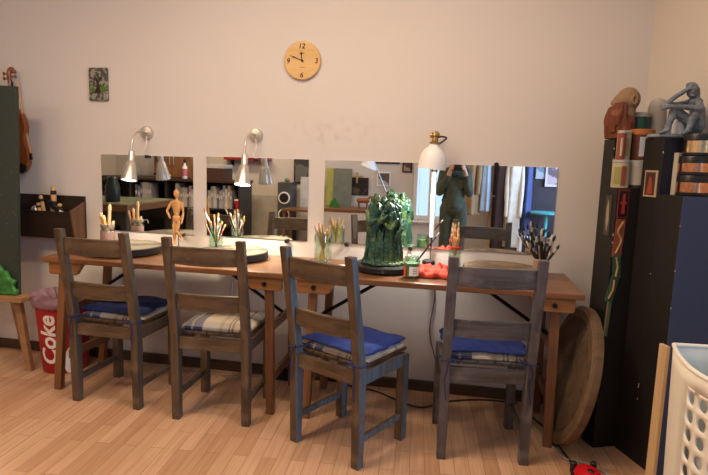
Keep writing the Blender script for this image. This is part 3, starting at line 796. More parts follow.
# green-glass jar of brown sticks
jx, jy = -.72, -.18
jar('glass_jar', 'greenish glass jar of brown sticks left of the green sculpture', jx, jy, .050, .178, mat=glassy('green_jar_glass', (.90,.97,.92)), neck=.90)
random.seed(5)
for i in range(12):
    a = i*2.399; q = .016+.018*random.random()
    ex, ey = 1.5*q*math.cos(a), 1.3*q*math.sin(a)
    stick('wooden_stick', 'brown wooden modelling stick in the greenish glass jar', 'stick', (jx-ex*.55, jy-ey*.5, TZ+.014), (jx+ex, jy+ey, TZ+.165+.06*random.random()), .0078, .006, C['t'] if i % 3 else C['y'], 'brown sticks in the greenish glass jar', C['t'], .0055, .12, False)
# paint jar with a brush
jx, jy = -.200, -.452
t = jar('paint_jar', 'small jar of green paint with a white label in front of the sculpture', jx, jy, .042, .108, mat=glassy('paint_jar_glass', (.80,.92,.84)))
MB().cyl((0,0,.011), .0365, .065, 28).build('green_paint', col('green_paint', (.20,.27,.16), .5), t, smooth=True)
def lab(r, a0, a1, z0, z1, name, m, p, n=14):
    mb = MB().grid(lambda u, v: Vector((r*math.cos(a0+(a1-a0)*u), r*math.sin(a0+(a1-a0)*u), z0+(z1-z0)*v)), n, 2)
    return mb.build(name, m, p, smooth=True)
lab(.0428, math.radians(-100), math.radians(-30), .016, .062, 'paper_label', M['white'], t)
lab(.0428, math.radians(-145), math.radians(-125), .012, .06, 'orange_label', col('orange_label', (.75,.10,.02)), t)
mb = MB()
for k in range(3): mb.box((.0428*math.cos(math.radians(-65)), .0428*math.sin(math.radians(-65))-.0006, .03+k*.010), (.022,.001,.003), rot=Matrix.Rotation(math.radians(25), 3, 'Z'))
mb.build('label_print', col('grey_print', (.35,.35,.4)), t)
stick('paintbrush', 'dark thin brush leaning out of the green paint jar', 'paintbrush', (jx-.02, jy+.005, TZ+.02), (jx+.125, jy+.10, TZ+.222), .0045, .0035, C['k'], None, C['w'], .0045, .10)
# red pot of straw-coloured tools
jx, jy = .008, -.155
t = jar('glass_pot', 'glass pot with a red rim, filled with thin wooden sticks', jx, jy, .034, .125, neck=1.0)
MB().lathe([(.034,.116), (.0375,.116), (.0375,.128), (.034,.129)], seg=28).build('red_rim', col('red_rim', (.45,.03,.02), .4), t, smooth=True)
random.seed(8)
for i in range(11):
    a = i*2.399; q = .010+.018*random.random()
    stick('wooden_skewer', 'thin straw-coloured wooden stick in the red-rimmed pot', 'stick', (jx-.5*q*math.cos(a), jy-.5*q*math.sin(a), TZ+.012), (jx+1.1*q*math.cos(a), jy+q*math.sin(a), TZ+.165+.07*random.random()), .0055, .005, M['mann'] if i % 2 else C['t'], 'straw-coloured sticks in the red-rimmed pot', C['t'], .0045, .12, False)
# bunch of brushes behind the greyish chair
jx, jy = .452, -.19
jar('stoneware_pot', 'tan pot holding a fan of dark brushes at the right table end', jx, jy, .040, .095, mat=col('stoneware', (.36,.24,.15), .6), neck=1.0)
random.seed(21)
for i in range(20):
    u = (i+.5)/20*2-1
    ex = .105*u*(0.8+.3*random.random()); ey = random.uniform(-.04,.04); h = .205-.05*abs(u)+random.uniform(-.03,.06)
    stick('paintbrush', 'dark-handled brush in the fan of brushes in the tan pot', 'paintbrush', (jx-ex*.18, jy-ey*.5, TZ+.014), (jx+ex, jy+ey, TZ+h), .0052, .0046, C['k'] if i % 7 else C['t'], 'dark brushes fanned in the tan pot', C['kkwkkb'[i % 6]], .0068, .26)

# wooden mannequin on its rod
t = thing('artist_mannequin', 'jointed wooden mannequin figure standing before the first mirror', 'mannequin', (-1.609, -.175, TZ))
MB().cyl((0,0,0), .045, .014, 28, bev=.003).build('base', M['mann'], t, smooth=True)
MB().tube([(0,.02,.012), (0,.02,.20)], .0025, 8).build('rod', M['iron'], t)
def part(name, fn):
    mb = MB(); fn(mb); mb.build(name, M['mann'], t, smooth=True)
part('head', lambda m: (m.ball((0,0,.347), (.0165,.017,.025), 16), m.tube([(0,0,.30), (0,0,.33)], .007, 10)))
part('chest', lambda m: m.lathe([(0,.235), (.018,.235), (.024,.255), (.031,.285), (.026,.303), (.008,.31), (0,.31)], seg=20, M=Matrix.Diagonal((1,.62,1,1))))
part('waist', lambda m: m.ball((0,0,.228), (.016,.013,.016), 14))
part('hips', lambda m: m.lathe([(0,.178), (.017,.18), (.026,.195), (.024,.213), (.012,.222), (0,.223)], seg=20, M=Matrix.Diagonal((1,.68,1,1))))
def lm(name, pts, rs):
    def f(m):
        for a, b, r0, r1 in zip(pts, pts[1:], rs, rs[1:]):
            a, b = Vector(a), Vector(b); m.tube([a, a.lerp(b,.3), b], [r0*.7, r0, r1*.75], 12); m.ball(b, r1*.85, 10)
        m.ball(pts[0], rs[0]*.9, 10)
    part(name, f)
lm('arm', [(-.034,0,.292), (-.058,-.006,.245), (-.034,-.016,.205)], [.009,.0075,.006])
lm('arm', [(.034,0,.292), (.040,.004,.235), (.036,-.010,.175)], [.009,.0075,.006])
lm('leg', [(-.013,0,.18), (-.012,-.008,.115), (-.022,.010,.060), (-.020,-.012,.048)], [.0125,.010,.0075,.007])
lm('leg', [(.013,0,.18), (.004,-.010,.125), (.020,.022,.085), (.026,.006,.070)], [.0125,.010,.0075,.007])

# red cloth with a black lid lying on it
mb = MB()
def cl(u, v):
    x, y = (u*2-1), (v*2-1); e = max(0, 1-x*x)**.5*max(0, 1-y*y)**.5
    n = noise.noise(Vector((x*2.2, y*2.2, 4.2))); n2 = noise.noise(Vector((x*5, y*5, 1.2)))
    z = .004+.050*e**.6*(.7+.75*n)+.022*n2*e+.008*noise.noise(Vector((x*9, y*9, 3)))*e
    return Vector((.094*x*(1+.2*noise.noise(Vector((y*2, x, 7)))), .105*y*(1+.25*noise.noise(Vector((x*2, y, 2)))), max(.003, z)))
o = mb.grid(cl, 34, 34).build('red_cloth', M['redcloth'], None, smooth=True, sol=.003, angle=180)
o.location = (-.085, -.345, TZ); tag(o, 'crumpled red cloth on the table beside the green paint jar', 'cloth')
o = MB().lathe([(0,0), (.030,0), (.034,.004), (.034,.016), (.030,.021), (0,.022)], seg=28).build('jar_lid', M['black'], None, smooth=True)
o.location = (-.128, -.235, TZ+.036); o.rotation_euler = (math.radians(6), 0, 0); tag(o, 'round black lid lying on the back edge of the red cloth', 'lid')
o = MB().box((0,0,.0015), (.12,.07,.003)).build('paper_scrap', M['white']); o.location = (-.60, -.28, TZ); o.rotation_euler = (0,0,.3)
tag(o, 'pale scrap of paper on the table left of the green sculpture', 'paper')

# ------------------------------------------------------------------ green figure group
mb = MB()
def robe(cx, cy, h, r, seed, lean=(0,0), head=(0,0), hr=.021, yaw=0.0):
    rnd = random.Random(seed); ph = rnd.random()*6
    prof = [(.0,1.25), (.1,1.12), (.3,.98), (.48,.86), (.58,.80), (.70,.92), (.80,1.0), (.87,.86), (.92,.55)]
    def fn(a, z):
        q = max(0, 1-z/(h*.86))
        return 1+(.05+.13*q)*math.sin(6*a+ph+z*6)+.09*q*math.sin(11*a+ph*2-z*9)+.05*math.sin(3*a+ph)
    MM = T(cx, cy, .012) @ Matrix(((1,0,lean[0],0),(0,1,lean[1],0),(0,0,1,0),(0,0,0,1))) @ RZ(yaw) @ Matrix.Diagonal((1,.74,1,1))
    mb.lathe([(0,0)]+[(r*k, h*z) for z, k in prof]+[(0,h*.93)], seg=44, fn=fn, M=MM)
    hx, hy = cx+lean[0]*h+head[0], cy+lean[1]*h+head[1]
    hz = h*.985
    mb.ball((hx, hy, hz), (hr*.82, hr*.95, hr*1.15), 16)
    fx, fy = math.sin(yaw), -math.cos(yaw)
    mb.ball((hx+fx*hr*.95, hy+fy*hr*.95, hz-.002), (.0045,.0045,.0065), 8)
    mb.ball((hx+fx*hr*.75, hy+fy*hr*.75, hz-hr*.75), (.010,.010,.008), 8)
    mb.tube([(cx+lean[0]*h, cy+lean[1]*h, h*.86), (hx, hy, hz)], [hr*.95, hr*.6], 12)
    # hood and shawl falling from the head over the shoulders
    bx, by = hx-fx*.006, hy-fy*.006
    mb.tube(spline([(bx+fx*.008, by+fy*.008, hz+hr*1.0), (bx-fx*.012, by-fy*.012, hz+hr*.4), (bx-fx*.014, by-fy*.014, hz-hr*1.2), (cx-fx*.02, cy-fy*.02, h*.78)], 4), [hr*.7]*4+[hr*1.0]*4+[hr*1.15]*4+[hr*1.3], 12)
robe(-.052, -.012, .338, .043, 3, (.01,.0), (.006,-.010), .0235, .5)
robe(-.010, .034, .322, .040, 4, (0,.0), (-.002,-.006), .0215, .1)
robe(.022, -.022, .300, .040, 5, (.03,-.03), (-.010,-.016), .0225, -.7)
robe(.055, .004, .292, .038, 6, (.02,0), (-.004,-.012), .0205, -.4)
robe(.032, .050, .325, .040, 7, (0,0), (.006,.006), .0215, 2.6)
limb(mb, [(-.084,-.02,.268), (-.070,-.056,.215), (-.022,-.066,.240)], [.0155,.015,.0095])
limb(mb, [(-.022,-.066,.240), (-.008,-.070,.250)], [.0095,.007])
limb(mb, [(.0,-.045,.262), (-.016,-.074,.225), (.024,-.072,.262)], [.0145,.0125,.009])
limb(mb, [(.064,-.036,.232), (.042,-.074,.190), (.012,-.070,.218)], [.0145,.0125,.009])
limb(mb, [(.088,-.004,.235), (.090,-.040,.185), (.066,-.052,.150)], [.014,.013,.009])
limb(mb, [(-.015,.0,.270), (.020,-.018,.262), (.060,-.012,.262)], [.014,.012,.010])
rnd = random.Random(12)
for k in range(20):   # loose folds hanging from the arms and belts to the ground
    a = rnd.uniform(-2.9,-.2); x, y = .006+.074*math.cos(a), .004+.062*math.sin(a)
    zt = rnd.uniform(.12,.25); w = rnd.uniform(.007,.012)
    mb.tube(spline([(x*.88, y*.9, zt), (x*.98+rnd.uniform(-.006,.006), y*1.0, zt*.55), (x*1.12, y*1.12, .014)], 5), [w*.5]*5+[w*.9]*5+[w*1.25], 8)
mb.lathe([(0,0), (.112,0), (.117,.006), (.112,.016), (.085,.022), (0,.022)], seg=36, fn=lambda a, z: 1+.05*math.sin(3*a)+.04*math.sin(7*a+1), M=T(.0,.0,0) @ Matrix.Diagonal((1,.85,1,1)))
o = fused('figure_sculpture', mb, M['sculpt'], None, .0030, 1, lambda c, n: n*(.0055*noise.noise(Vector((c.x*55, c.y*55, c.z*14)))+.0028*noise.noise(c*110)))
o.location = (-.362, -.310, TZ+.037); tag(o, 'dark green glazed sculpture of a huddle of robed figures', 'sculpture')

# ------------------------------------------------------------------ pedestals along the right wall
PO = Vector((.915, -.674, 0))
PM = Matrix.Translation(PO) @ Matrix.Rotation(TH, 4, 'Z')     # local x: into the wall, local y: away from the viewer
def ploc(x, y, z): return PM @ Vector((x, y, z))
def pedestal(y0, y1, h, label, dep=.26, mat='pedb', front=None, x0=0):
    t = thing('pedestal', label, 'pedestal', ploc(x0+dep/2, (y0+y1)/2, 0), TH, 'tall dark pedestals along the right wall')
    w = y1-y0-.002; d = dep
    MB().box((0, 0, h/2), (d, w, h)).build('pedestal_box', M[mat], t, bevel=.002)
    if front: MB().box((.001, -w/2-.0015, h/2), (d-.001, .003, h-.001)).build('front_panel', M[front], t)
    # worn pale edge
    rnd = random.Random(int(h*1000)); mb = MB()
    for k in range(5):
        z = h*(.12+.86*rnd.random()); mb.box((-d/2-.0005, -w/2-.0025, z), (.0025, .0025, .003+.007*rnd.random()))
    mb.build('edge_chips', col('chip_white', (.55,.55,.55)), t)
    return t
pedestal(.0, .135, 1.232, 'navy-fronted pedestal nearest the viewer, under the copper spools', .26, 'pedb', 'pedn')
pedestal(.137, .255, 1.476, 'tall black pedestal under the blue-grey seated figure', .258, 'pedb', 'pedd')
pedestal(.257, .345, 1.250, 'lower black pedestal carrying the paint tins', .37, 'pedb', None, -.115)
pedestal(.347, .425, 1.472, 'tall black pedestal by the back wall, under the bearded head', .33, 'pedb', None, -.085)
def card(name, label, a0, a1, z0, z1, m, cat, face='left', at=0.0, tilt=0.0, thick=.003):
    # a flat card on the left faces (a = along the wall) or on the lower pedestal's front (a = into the wall)
    if face == 'left': p = ploc(at, (a0+a1)/2, (z0+z1)/2)
    else: p = ploc((a0+a1)/2, at, (z0+z1)/2)
    o = thing(name, label, cat, p, TH - (PI/2 if face == 'left' else 0))
    o.rotation_euler = (0, tilt, TH - (PI/2 if face == 'left' else 0))
    MB().box((0,0,0), (a1-a0, thick, z1-z0)).build('card', m, o)
    return o
def fl(o, name, poly, m, lev=1): MB().prism(poly, 'y', -.0016-.0012*lev, -.0014).build(name, m, o)
o = card('photo_card', 'photo card stuck on the tall pedestal below the seated figure', .150, .228, 1.218, 1.335, col('photo_cream', (.42,.30,.20)), 'card', 'left', -.0025)
fl(o, 'photo', [(-.031,-.05), (.027,-.05), (.027,.05), (-.031,.05)], col('photo_dark', (.06,.028,.02)))
fl(o, 'red_figure', [(-.018,-.045), (.016,-.045), (.012,.0), (.004,.03), (-.006,.03), (-.012,0)], col('photo_red', (.30,.06,.03)), 2)
F = .2548
o = card('red_bordered_card', 'black card with a red border and red figure on the lower pedestal', -.108, -.052, 1.115, 1.245, col('card_red', (.26,.02,.02)), 'card', 'front', F)
fl(o, 'black_field', [(-.024,-.060), (.024,-.060), (.024,.060), (-.024,.060)], M['black'])
fl(o, 'red_figure', [(-.009,-.045), (.009,-.045), (.006,-.005), (.018,.004), (.006,.014), (.007,.030), (.004,.046), (-.004,.046), (-.007,.030), (-.006,.014), (-.018,.004), (-.006,-.005)], col('figure_red', (.42,.03,.02)), 2)
o = card('orange_strip', 'painted orange strip hanging below the red-bordered card', -.110, -.062, .935, 1.110, col('strip_orange', (.28,.075,.03)), 'card', 'front', F, .04)
MB().tube(spline([(.012,-.002,.075), (-.010,-.002,.03), (.012,-.002,-.01), (-.008,-.002,-.07)], 6), .005, 6).build('ornament', col('ornament_yellow', (.38,.24,.10)), o)
for i, (x0, z0, z1, tl) in enumerate([(-.106,.835,.945,-.10), (-.122,.725,.845,.22)]):
    o = card('green_strip', ['painted green strip with a yellow stripe below the orange strip', 'lower painted green strip, angled to the left'][i], x0, x0+.040, z0, z1, col('strip_green', (.045,.10,.05)), 'card', 'front', F-.004*(i+1), tl)
    MB().tube([(-.006,-.002,-.045), (.005,-.002,0), (-.003,-.002,.045)], .005, 6).build('stripe', col('ornament_yellow', (0,0,0)), o)
o = card('reed_strip', 'thin pale green strip at the bottom of the hanging strips', -.118, -.096, .56, .735, col('strip_reed', (.14,.15,.065)), 'card', 'front', F-.002, .05)
fl(o, 'pale_edge', [(-.011,-.085), (-.006,-.085), (-.006,.085), (-.011,.085)], col('pale_ornament', (.30,.24,.16)))
o = card('pale_ornament', 'pale narrow ornament on the side of the lower pedestal', .283, .323, 1.03, 1.215, col('card_dark', (.05,.042,.034)), 'ornament', 'left', -.1175)
fl(o, 'leaf', [(0,-.08), (.010,-.03), (.008,.03), (0,.075), (-.010,.03), (-.008,-.03)], col('pale_ornament', (.30,.24,.16)))

# tins
def tin(name, label, p, r, h, body, lid, labelm=None, lidh=.014, lidr=1.03, band=None, group='paint tins on the dark pedestals', cat='tin', a0=-150, a1=-60):
    t = thing(name, label, cat, p, TH, group)
    MB().cyl((0,0,0), r, h-lidh, 32, bev=.002).build('tin_body', body, t, smooth=True, angle=35)
    MB().cyl((0,0,h-lidh), r*lidr, lidh, 32, bev=.002).build('lid', lid, t, smooth=True, angle=35)
    if labelm: lab(r+.0006, math.radians(a0-22), math.radians(a1-22), h*.12, h*.74, 'paper_label', labelm, t)
    if band: lab(r+.0008, math.radians(-122), math.radians(-92), h*.08, h*.78, 'label_band', band, t)
    return t
cream = col('tin_cream', (.42,.37,.24)); ltgrey = col('tin_grey_lid', (.40,.38,.34), .4); red = col('tin_red', (.24,.05,.035)); olive = col('tin_olive', (.28,.26,.08))
dgreen = col('tin_green', (.015,.07,.05), .35); navy = col('tin_navy', (.012,.016,.04), .3); amber = col('tin_amber', (.10,.035,.02), .25); orange = col('tin_orange_lid', (.40,.13,.03), .35)
b1 = 1.2506; b2 = b1+.1286; b3 = 1.4726
tin('paint_tin', 'cream tin with a red band at the lower left of the tin stack', ploc(-.073,.301,b1), .038, .128, cream, ltgrey, olive, band=red)
tin('paint_tin', 'dark tin with a pale paper label at the lower right of the tin stack', ploc(.006,.301,b1), .039, .128, col('tin_dark', (.04,.034,.028)), ltgrey, col('label_pale', (.45,.40,.31)), lidh=.034)
tin('paint_tin', 'dark tin standing at the back of the tin stack', ploc(.092,.301,b1), .041, .128, navy, ltgrey)
tin('paint_tin', 'narrow tin with red and white sides, upper left of the tin stack', ploc(-.093,.287,b2), .018, .130, red, ltgrey, cream, a0=-120, a1=-90)
tin('paint_tin', 'olive-labelled white-lidded tin in the upper row of the stack', ploc(-.058,.318,b2), .030, .132, cream, ltgrey, olive)
tin('paint_jar', 'dark glass jar with an orange lid and pale label in the upper row', ploc(.028,.3105,b2), .052, .140, amber, orange, col('label_bluewhite', (.40,.44,.50)), lidh=.026, a0=-115, a1=-75)
tin('paint_tin', 'green tin with a white lid beside the bearded head', ploc(.066,.386,b3), .044, .130, dgreen, ltgrey, None, lidh=.022)
o = MB().lathe([(0,0), (.042,0), (.042,.13), (.040,.165), (.031,.19), (.015,.202), (0,.205)], seg=36).build('plaster_dome', col('dome_grey', (.36,.34,.32), .7), None, smooth=True)
o.location = ploc(.156, .386, 1.4726); tag(o, 'smooth pale grey dome behind the green tin', 'plaster form')

# copper wire spools
def spool(p, label, wire, h=.105, r=.062):
    t = thing('wire_spool', label, 'spool', p, 0, 'wire spools on the navy pedestal')
    MB().lathe([(0,0), (r*.95,0), (r,.004), (r,.012), (r*.9,.016)], seg=36).build('lower_flange', M['black'], t, smooth=True, angle=30)
    prof = []
    for k in range(36): prof.append((r*.97+(.0008 if k % 2 else -.0004), .014+(h-.040)*k/35))
    MB().lathe(prof, seg=40).build('wire_winding', wire, t, smooth=True, angle=180)
    MB().lathe([(r*.9,h-.030), (r*1.03,h-.028), (r*1.03,h-.006), (r*.98,h), (0,h)], seg=36).build('upper_flange', M['black'], t, smooth=True, angle=30)
    return t
SX, SY = .104, .068
spool(ploc(SX,SY,1.2326), 'lowest copper wire spool on the navy pedestal', M['copper'], .085)
spool(ploc(SX,SY,1.3182), 'middle copper wire spool on the navy pedestal', M['copper'], .080)
spool(ploc(SX+.012,SY,1.3988), 'topmost brass-coloured wire spool on the navy pedestal', M['gold'], .092)
o = MB().box((0,0,.09), (.03,.025,.18)).build('pale_block', col('block_cream', (.50,.46,.38))); o.location = ploc(.066,.118,1.2326); o.rotation_euler = (0,0,TH)
tag(o, 'pale flat box standing left of the copper spools', 'box')
t = thing('white_bottle', 'white bottle with a black cap at the right edge above the spools', 'bottle', ploc(.115,.196,1.4766))
MB().lathe([(0,0), (.024,0), (.026,.004), (.026,.07), (.012,.085), (0,.086)], seg=24).build('bottle_body', M['white'], t, smooth=True)
MB().cyl((0,0,.085), .013, .022, 18).build('cap', M['black'], t, smooth=True)

# bearded head looking left and upward
t = thing('bearded_head', 'terracotta head with a long beard, looking left from the far pedestal', 'bust', ploc(-.032,.388,1.4727), math.radians(-4)); t.scale = (.80,.78,.90)
mb = MB()
mb.ball((.028,0,.206), (.066,.060,.064), 24)                                   # skull
mb.ball((-.008,0,.186), (.050,.050,.055), 20)                                  # face
mb.ball((-.034,0,.213), (.016,.040,.012), 12)                                  # brow
mb.tube([(-.042,0,.212), (-.058,0,.188)], [.008,.0115], 10); mb.ball((-.056,0,.186), (.010,.012,.009), 12)
for s in (-1, 1):
    mb.ball((-.040,s*.021,.198), (.009,.011,.008), 10); mb.ball((-.030,s*.034,.180), (.018,.014,.016), 10)
    mb.tube([(.052+.013*math.cos(a*PI/6), s*.061, .200+.022*math.sin(a*PI/6)) for a in range(-5,8)], .0055, 8)
mb.tube([(.030,0,.18), (.026,0,.03)], [.046,.040], 20)
fused('head_body', mb, M['skinclay'], t, .0040, 2)
mb = MB(); rnd = random.Random(3)
mb.ball((-.026,0,.118), (.047,.056,.060), 18); mb.ball((-.024,0,.050), (.052,.058,.055), 18)
mb.tube([(-.02,0,.05), (-.02,0,.004)], [.055,.058], 18); mb.ball((.022,0,.085), (.056,.060,.065), 16); mb.tube([(.012,0,.08),(.008,0,.004)], [.064,.068], 18)
mb.ball((-.046,0,.160), (.012,.024,.007), 10)
for k in range(70):
    a = rnd.uniform(-2.1, 2.1); c, q = math.cos(a), math.sin(a)
    zt = .188-.012*c*rnd.random()-(.022 if c > .6 else 0); x0 = -.012-.054*c; y0 = .050*q
    zb = rnd.uniform(.006,.085); xb = -.016-.060*c+rnd.uniform(-.008,.008); w = rnd.uniform(.006,.010)
    mb.tube(spline([(x0,y0,zt), (-.016-.062*c+rnd.uniform(-.006,.006), y0*1.15, (zt+zb)/2+.012), (xb, y0*1.1+rnd.uniform(-.012,.012), zb)], 4), [w]*4+[w*1.1]*4+[w*.6], 8)
for s in (-1, 1):
    mb.tube(spline([(-.062,s*.003,.166), (-.060,s*.024,.156), (-.042,s*.044,.130)], 5), [.008]*10+[.005], 8)
fused('beard', mb, M['terra'], t, .0036, 0, lambda c, n: n*.0035*noise.noise(Vector((c.x*70, c.y*70, c.z*25))))

# seated blue-grey figure
t = thing('seated_figure', 'blue-grey clay figure seated with arms round its knees', 'sculpture', ploc(.100,.196,1.4762), .12)
mb = MB().lathe([(0,0), (.105,0), (.114,.006), (.108,.018), (0,.02)], seg=36, M=Matrix.Diagonal((1,.56,1,1)), fn=lambda a, z: 1+.05*math.sin(2*a+1)+.03*math.sin(5*a))
mb.build('plinth', M['bluegrey'], t, smooth=True, angle=40)
mb = MB()
mb.ball((.080,.004,.040), (.040,.042,.034), 16)                                    # seat
limb(mb, [(.088,.008,.05), (.092,.008,.105), (.068,.0,.150)], [.036,.031,.027])     # hunched back
mb.ball((.070,-.026,.148), (.020,.016,.017), 12); mb.ball((.058,.030,.148), (.020,.016,.017), 12)
limb(mb, [(.066,0,.155), (.054,-.006,.178)], [.013,.012])
mb.ball((.048,-.012,.190), (.0215,.022,.027), 16)                                    # head, face turned outward
mb.ball((.043,-.034,.187), (.005,.006,.008), 10); mb.ball((.042,-.028,.172), (.009,.008,.006), 10); mb.ball((.044,-.028,.200), (.017,.008,.005), 10)
mb.tube(spline([(.030,-.014,.216), (.052,.004,.218), (.074,.010,.190), (.080,.014,.150)], 5), [.014]*5+[.019]*5+[.017]*5+[.010], 12)   # hair
limb(mb, [(.072,-.020,.040), (-.030,-.034,.112), (-.056,-.040,.022)], [.026,.0185,.0115]); limb(mb, [(-.054,-.040,.020), (-.084,-.048,.009)], [.0115,.008])
limb(mb, [(.086,-.026,.044), (.056,-.052,.116), (.026,-.056,.024)], [.026,.0185,.0115]); limb(mb, [(.028,-.056,.022), (.002,-.066,.009)], [.0115,.008])
limb(mb, [(.072,-.028,.146), (.064,-.066,.116), (-.070,-.052,.122)], [.0155,.0135,.0095])      # arm across the knees
limb(mb, [(-.070,-.052,.122), (-.086,-.044,.112)], [.0095,.006])
limb(mb, [(.058,.030,.146), (-.062,.0,.126), (-.030,-.012,.160), (.030,-.022,.206)], [.015,.013,.0105,.0085])    # arm raised to the head
limb(mb, [(.030,-.022,.206), (.046,-.020,.216)], [.0085,.006])
bmesh.ops.transform(mb.bm, matrix=T(0,0,.012), verts=mb.bm.verts[:])
fused('figure_body', mb, M['bluegrey'], t, .0028, 1, lambda c, n: n*(.0022*noise.noise(c*70)+.0015*noise.noise(c*140)))

# leaning round board
o = thing('round_board', 'large round wooden modelling board leaning on the black pedestals', 'board')
R_ = .335
MB().lathe([(0,0), (R_,0), (R_+.002,.004), (R_+.002,.034), (R_-.006,.039), (0,.039)], seg=80).build('board_disc', M['plater'], o, smooth=True, angle=30)
MB().lathe([(0,.0395), (R_-.060,.0395), (R_-.061,.043), (0,.0435)], seg=72).build('board_face', M['plate'], o, smooth=True, angle=30)
MB().lathe([(R_-.052,.039), (R_-.048,.044), (R_-.016,.044), (R_-.012,.039)], seg=72).build('face_ring', M['plater'], o, smooth=True, angle=30)
nrm = Vector((-math.cos(.055), -math.sin(.055), .20)).normalized()
u = nrm.cross(Vector((0,0,1))).normalized(); v = nrm.cross(u)
o.matrix_world = Matrix.Translation((.612, -.425, R_*.98+.009)) @ Matrix((u, v, nrm)).transposed().to_4x4()

# ------------------------------------------------------------------ hamper, pale board, red tool
hp = [(.723,-1.195), (.706,-1.26), (.693,-1.339), (.686,-1.425), (.691,-1.479), (.709,-1.542), (.745,-1.60), (.80,-1.645), (.88,-1.67), (.96,-1.66), (1.03,-1.625), (1.075,-1.56), (1.095,-1.48), (1.095,-1.38), (1.09,-1.28), (1.08,-1.195), (.90,-1.185)]
cen = Vector((.89, -1.40))
def resample(P, n):
    P = [Vector(p) for p in P]; sp = spline([(*p, 0) for p in P+[P[0]]], 10); L = [0]
    for a, b in zip(sp, sp[1:]): L.append(L[-1]+(b-a).length)
    out = []; j = 0
    for i in range(n):
        s = L[-1]*i/n
        while L[j+1] < s: j += 1
        q = (s-L[j])/(L[j+1]-L[j]); out.append(sp[j].lerp(sp[j+1], q).to_2d())
    return out
NU, NV = 27, 11
HH = .755
ring = resample(hp, NU)
def hpt(i, z):
    i0 = int(math.floor(i)) % NU; f = i-math.floor(i); p = ring[i0].lerp(ring[(i0+1) % NU], f)
    k = .90+.10*z/HH; q = cen+(p-cen)*k
    return Vector((q.x-cen.x, q.y-cen.y, z))
mb = MB(); bm = mb.bm; cache = {}
def gv(i, z):
    key = (round(i % NU, 4), round(z, 5))
    if key not in cache: cache[key] = bm.verts.new(hpt(i % NU, z))
    return cache[key]
z0, z1 = .07, .70; dz = (z1-z0)/NV
for i in range(NU):
    for j in range(NV):
        za, zb = z0+dz*j, z0+dz*(j+1)
        hole = not (i < 4 or i >= NU-7) 
        if not hole:
            bm.faces.new((gv(i,za), gv(i+1,za), gv(i+1,zb), gv(i,zb))); continue
        inner = [bm.verts.new(hpt(i+.5+.33*math.cos(2*PI*k/16+PI*5/4), (za+zb)/2+dz*.35*math.sin(2*PI*k/16+PI*5/4))) for k in range(16)]
        cor = [(i,za), (i+1,za), (i+1,zb), (i,zb)]
        outer = []
        for c in range(4):
            a, b = cor[c], cor[(c+1) % 4]
            for s in range(4): outer.append(gv(a[0]+(b[0]-a[0])*s/4, a[1]+(b[1]-a[1])*s/4))
        for k in range(16):
            bm.faces.new((outer[k], outer[(k+1) % 16], inner[(k+1) % 16], inner[k]))
    for (a, b) in ((0, z0), (z1, HH)):
        if a == 0: bm.faces.new((gv(i,.0), gv(i+1,.0), gv(i+1,z0), gv(i,z0)))
        else: bm.faces.new((gv(i,z1), gv(i+1,z1), gv(i+1,HH), gv(i,HH)))
bm.faces.new([gv(i,.0) for i in range(NU)])
t = thing('laundry_hamper', 'cream perforated plastic hamper in the right foreground', 'hamper', (cen.x+.022, cen.y, 0))
mb.build('hamper_shell', M['hamper'], t, smooth=True, sol=.005, angle=45)
mb = MB(); mb.tube([hpt(i*.5, HH) for i in range(NU*2)]+[hpt(0, HH)], .007, 8, cap=False); mb.build('rim', M['hamper'], t, smooth=True)
o = fused('teal_cloth', MB().ball((0,0,0), (.12,.11,.05), 16).ball((.05,.04,.03), (.07,.07,.05), 14), col('teal', (.03,.40,.48), .8), None, .008, 3, lambda c, n: n*.012*noise.noise(c*16))
o.location = (.90, -1.40, .655); tag(o, 'teal cloth lying inside the cream hamper', 'cloth')
o = fused('white_cloth', MB().ball((0,0,0), (.165,.185,.27), 20), M['white'], None, .012, 3, lambda c, n: n*.012*noise.noise(c*11))
o.location = (.90, -1.40, .33); tag(o, 'white washing heaped inside the cream hamper', 'laundry')
t = MB().box((0,0,.372), (.014,.040,.744)).build('pale_board', M['pale'], bevel=.002); t.location = (.726,-1.172,0); t.rotation_euler = (0, 0, .3)
tag(t, 'narrow pale wooden board standing upright beside the cream hamper', 'board')
t = thing('red_tool', 'red and black corded device on the floor by the leaning board', 'device', (.62, -.80, 0), .15)
MB().ball((0,0,.030), (.058,.075,.038), 20).build('red_body', M['redplast'], t, smooth=True)
MB().lathe([(.060,.004), (.068,.006), (.068,.022), (.060,.026)], seg=32, M=Matrix.Diagonal((1,1.25,1,1))).build('black_trim', M['black'], t, smooth=True)
for x, y in ((-.042,.062), (.046,.066)):
    mb = MB().cyl((x,y,.01), .014, .050, 14, bev=.004); mb.build('knob', M['black'], t, smooth=True)
mb = MB().ball((.0,-.02,.066), (.014,.016,.006), 10); mb.build('button', M['black'], t, smooth=True)

# ------------------------------------------------------------------ cables
def cable(label, pts, r, m, name='cable'):
    mb = MB().tube(spline(pts, 8), r, 6); o = mb.build(name, m, None, smooth=True); return tag(o, label, 'cable')
cable('black cord running from under the table to the red device', [(.42,-.12,.004), (.50,-.30,.004), (.55,-.50,.004), (.575,-.62,.004), (.590,-.715,.020)], .005, M['bcable'], 'extension_cable')
cable('pale cable looping on the floor beside the leaning board', [(.44,-.28,.005), (.54,-.585,.005), (.585,-.635,.005), (.64,-.64,.005), (.70,-.69,.005), (.73,-.745,.005)], .005, M['cable'])
cable('grey cable lying along the wall under the left table', [(-2.0,-.04,.005), (-1.7,-.06,.005), (-1.45,-.10,.005), (-1.25,-.075,.005), (-1.07,-.055,.012)], .005, M['cable'])
cable('grey cable dropping from the left table to the floor', [(-1.31,-.022,.742), (-1.33,-.02,.55), (-1.32,-.03,.3), (-1.26,-.04,.15), (-1.22,-.10,.02), (-1.28,-.13,.005), (-1.36,-.11,.005)], .0035, M['cable'])
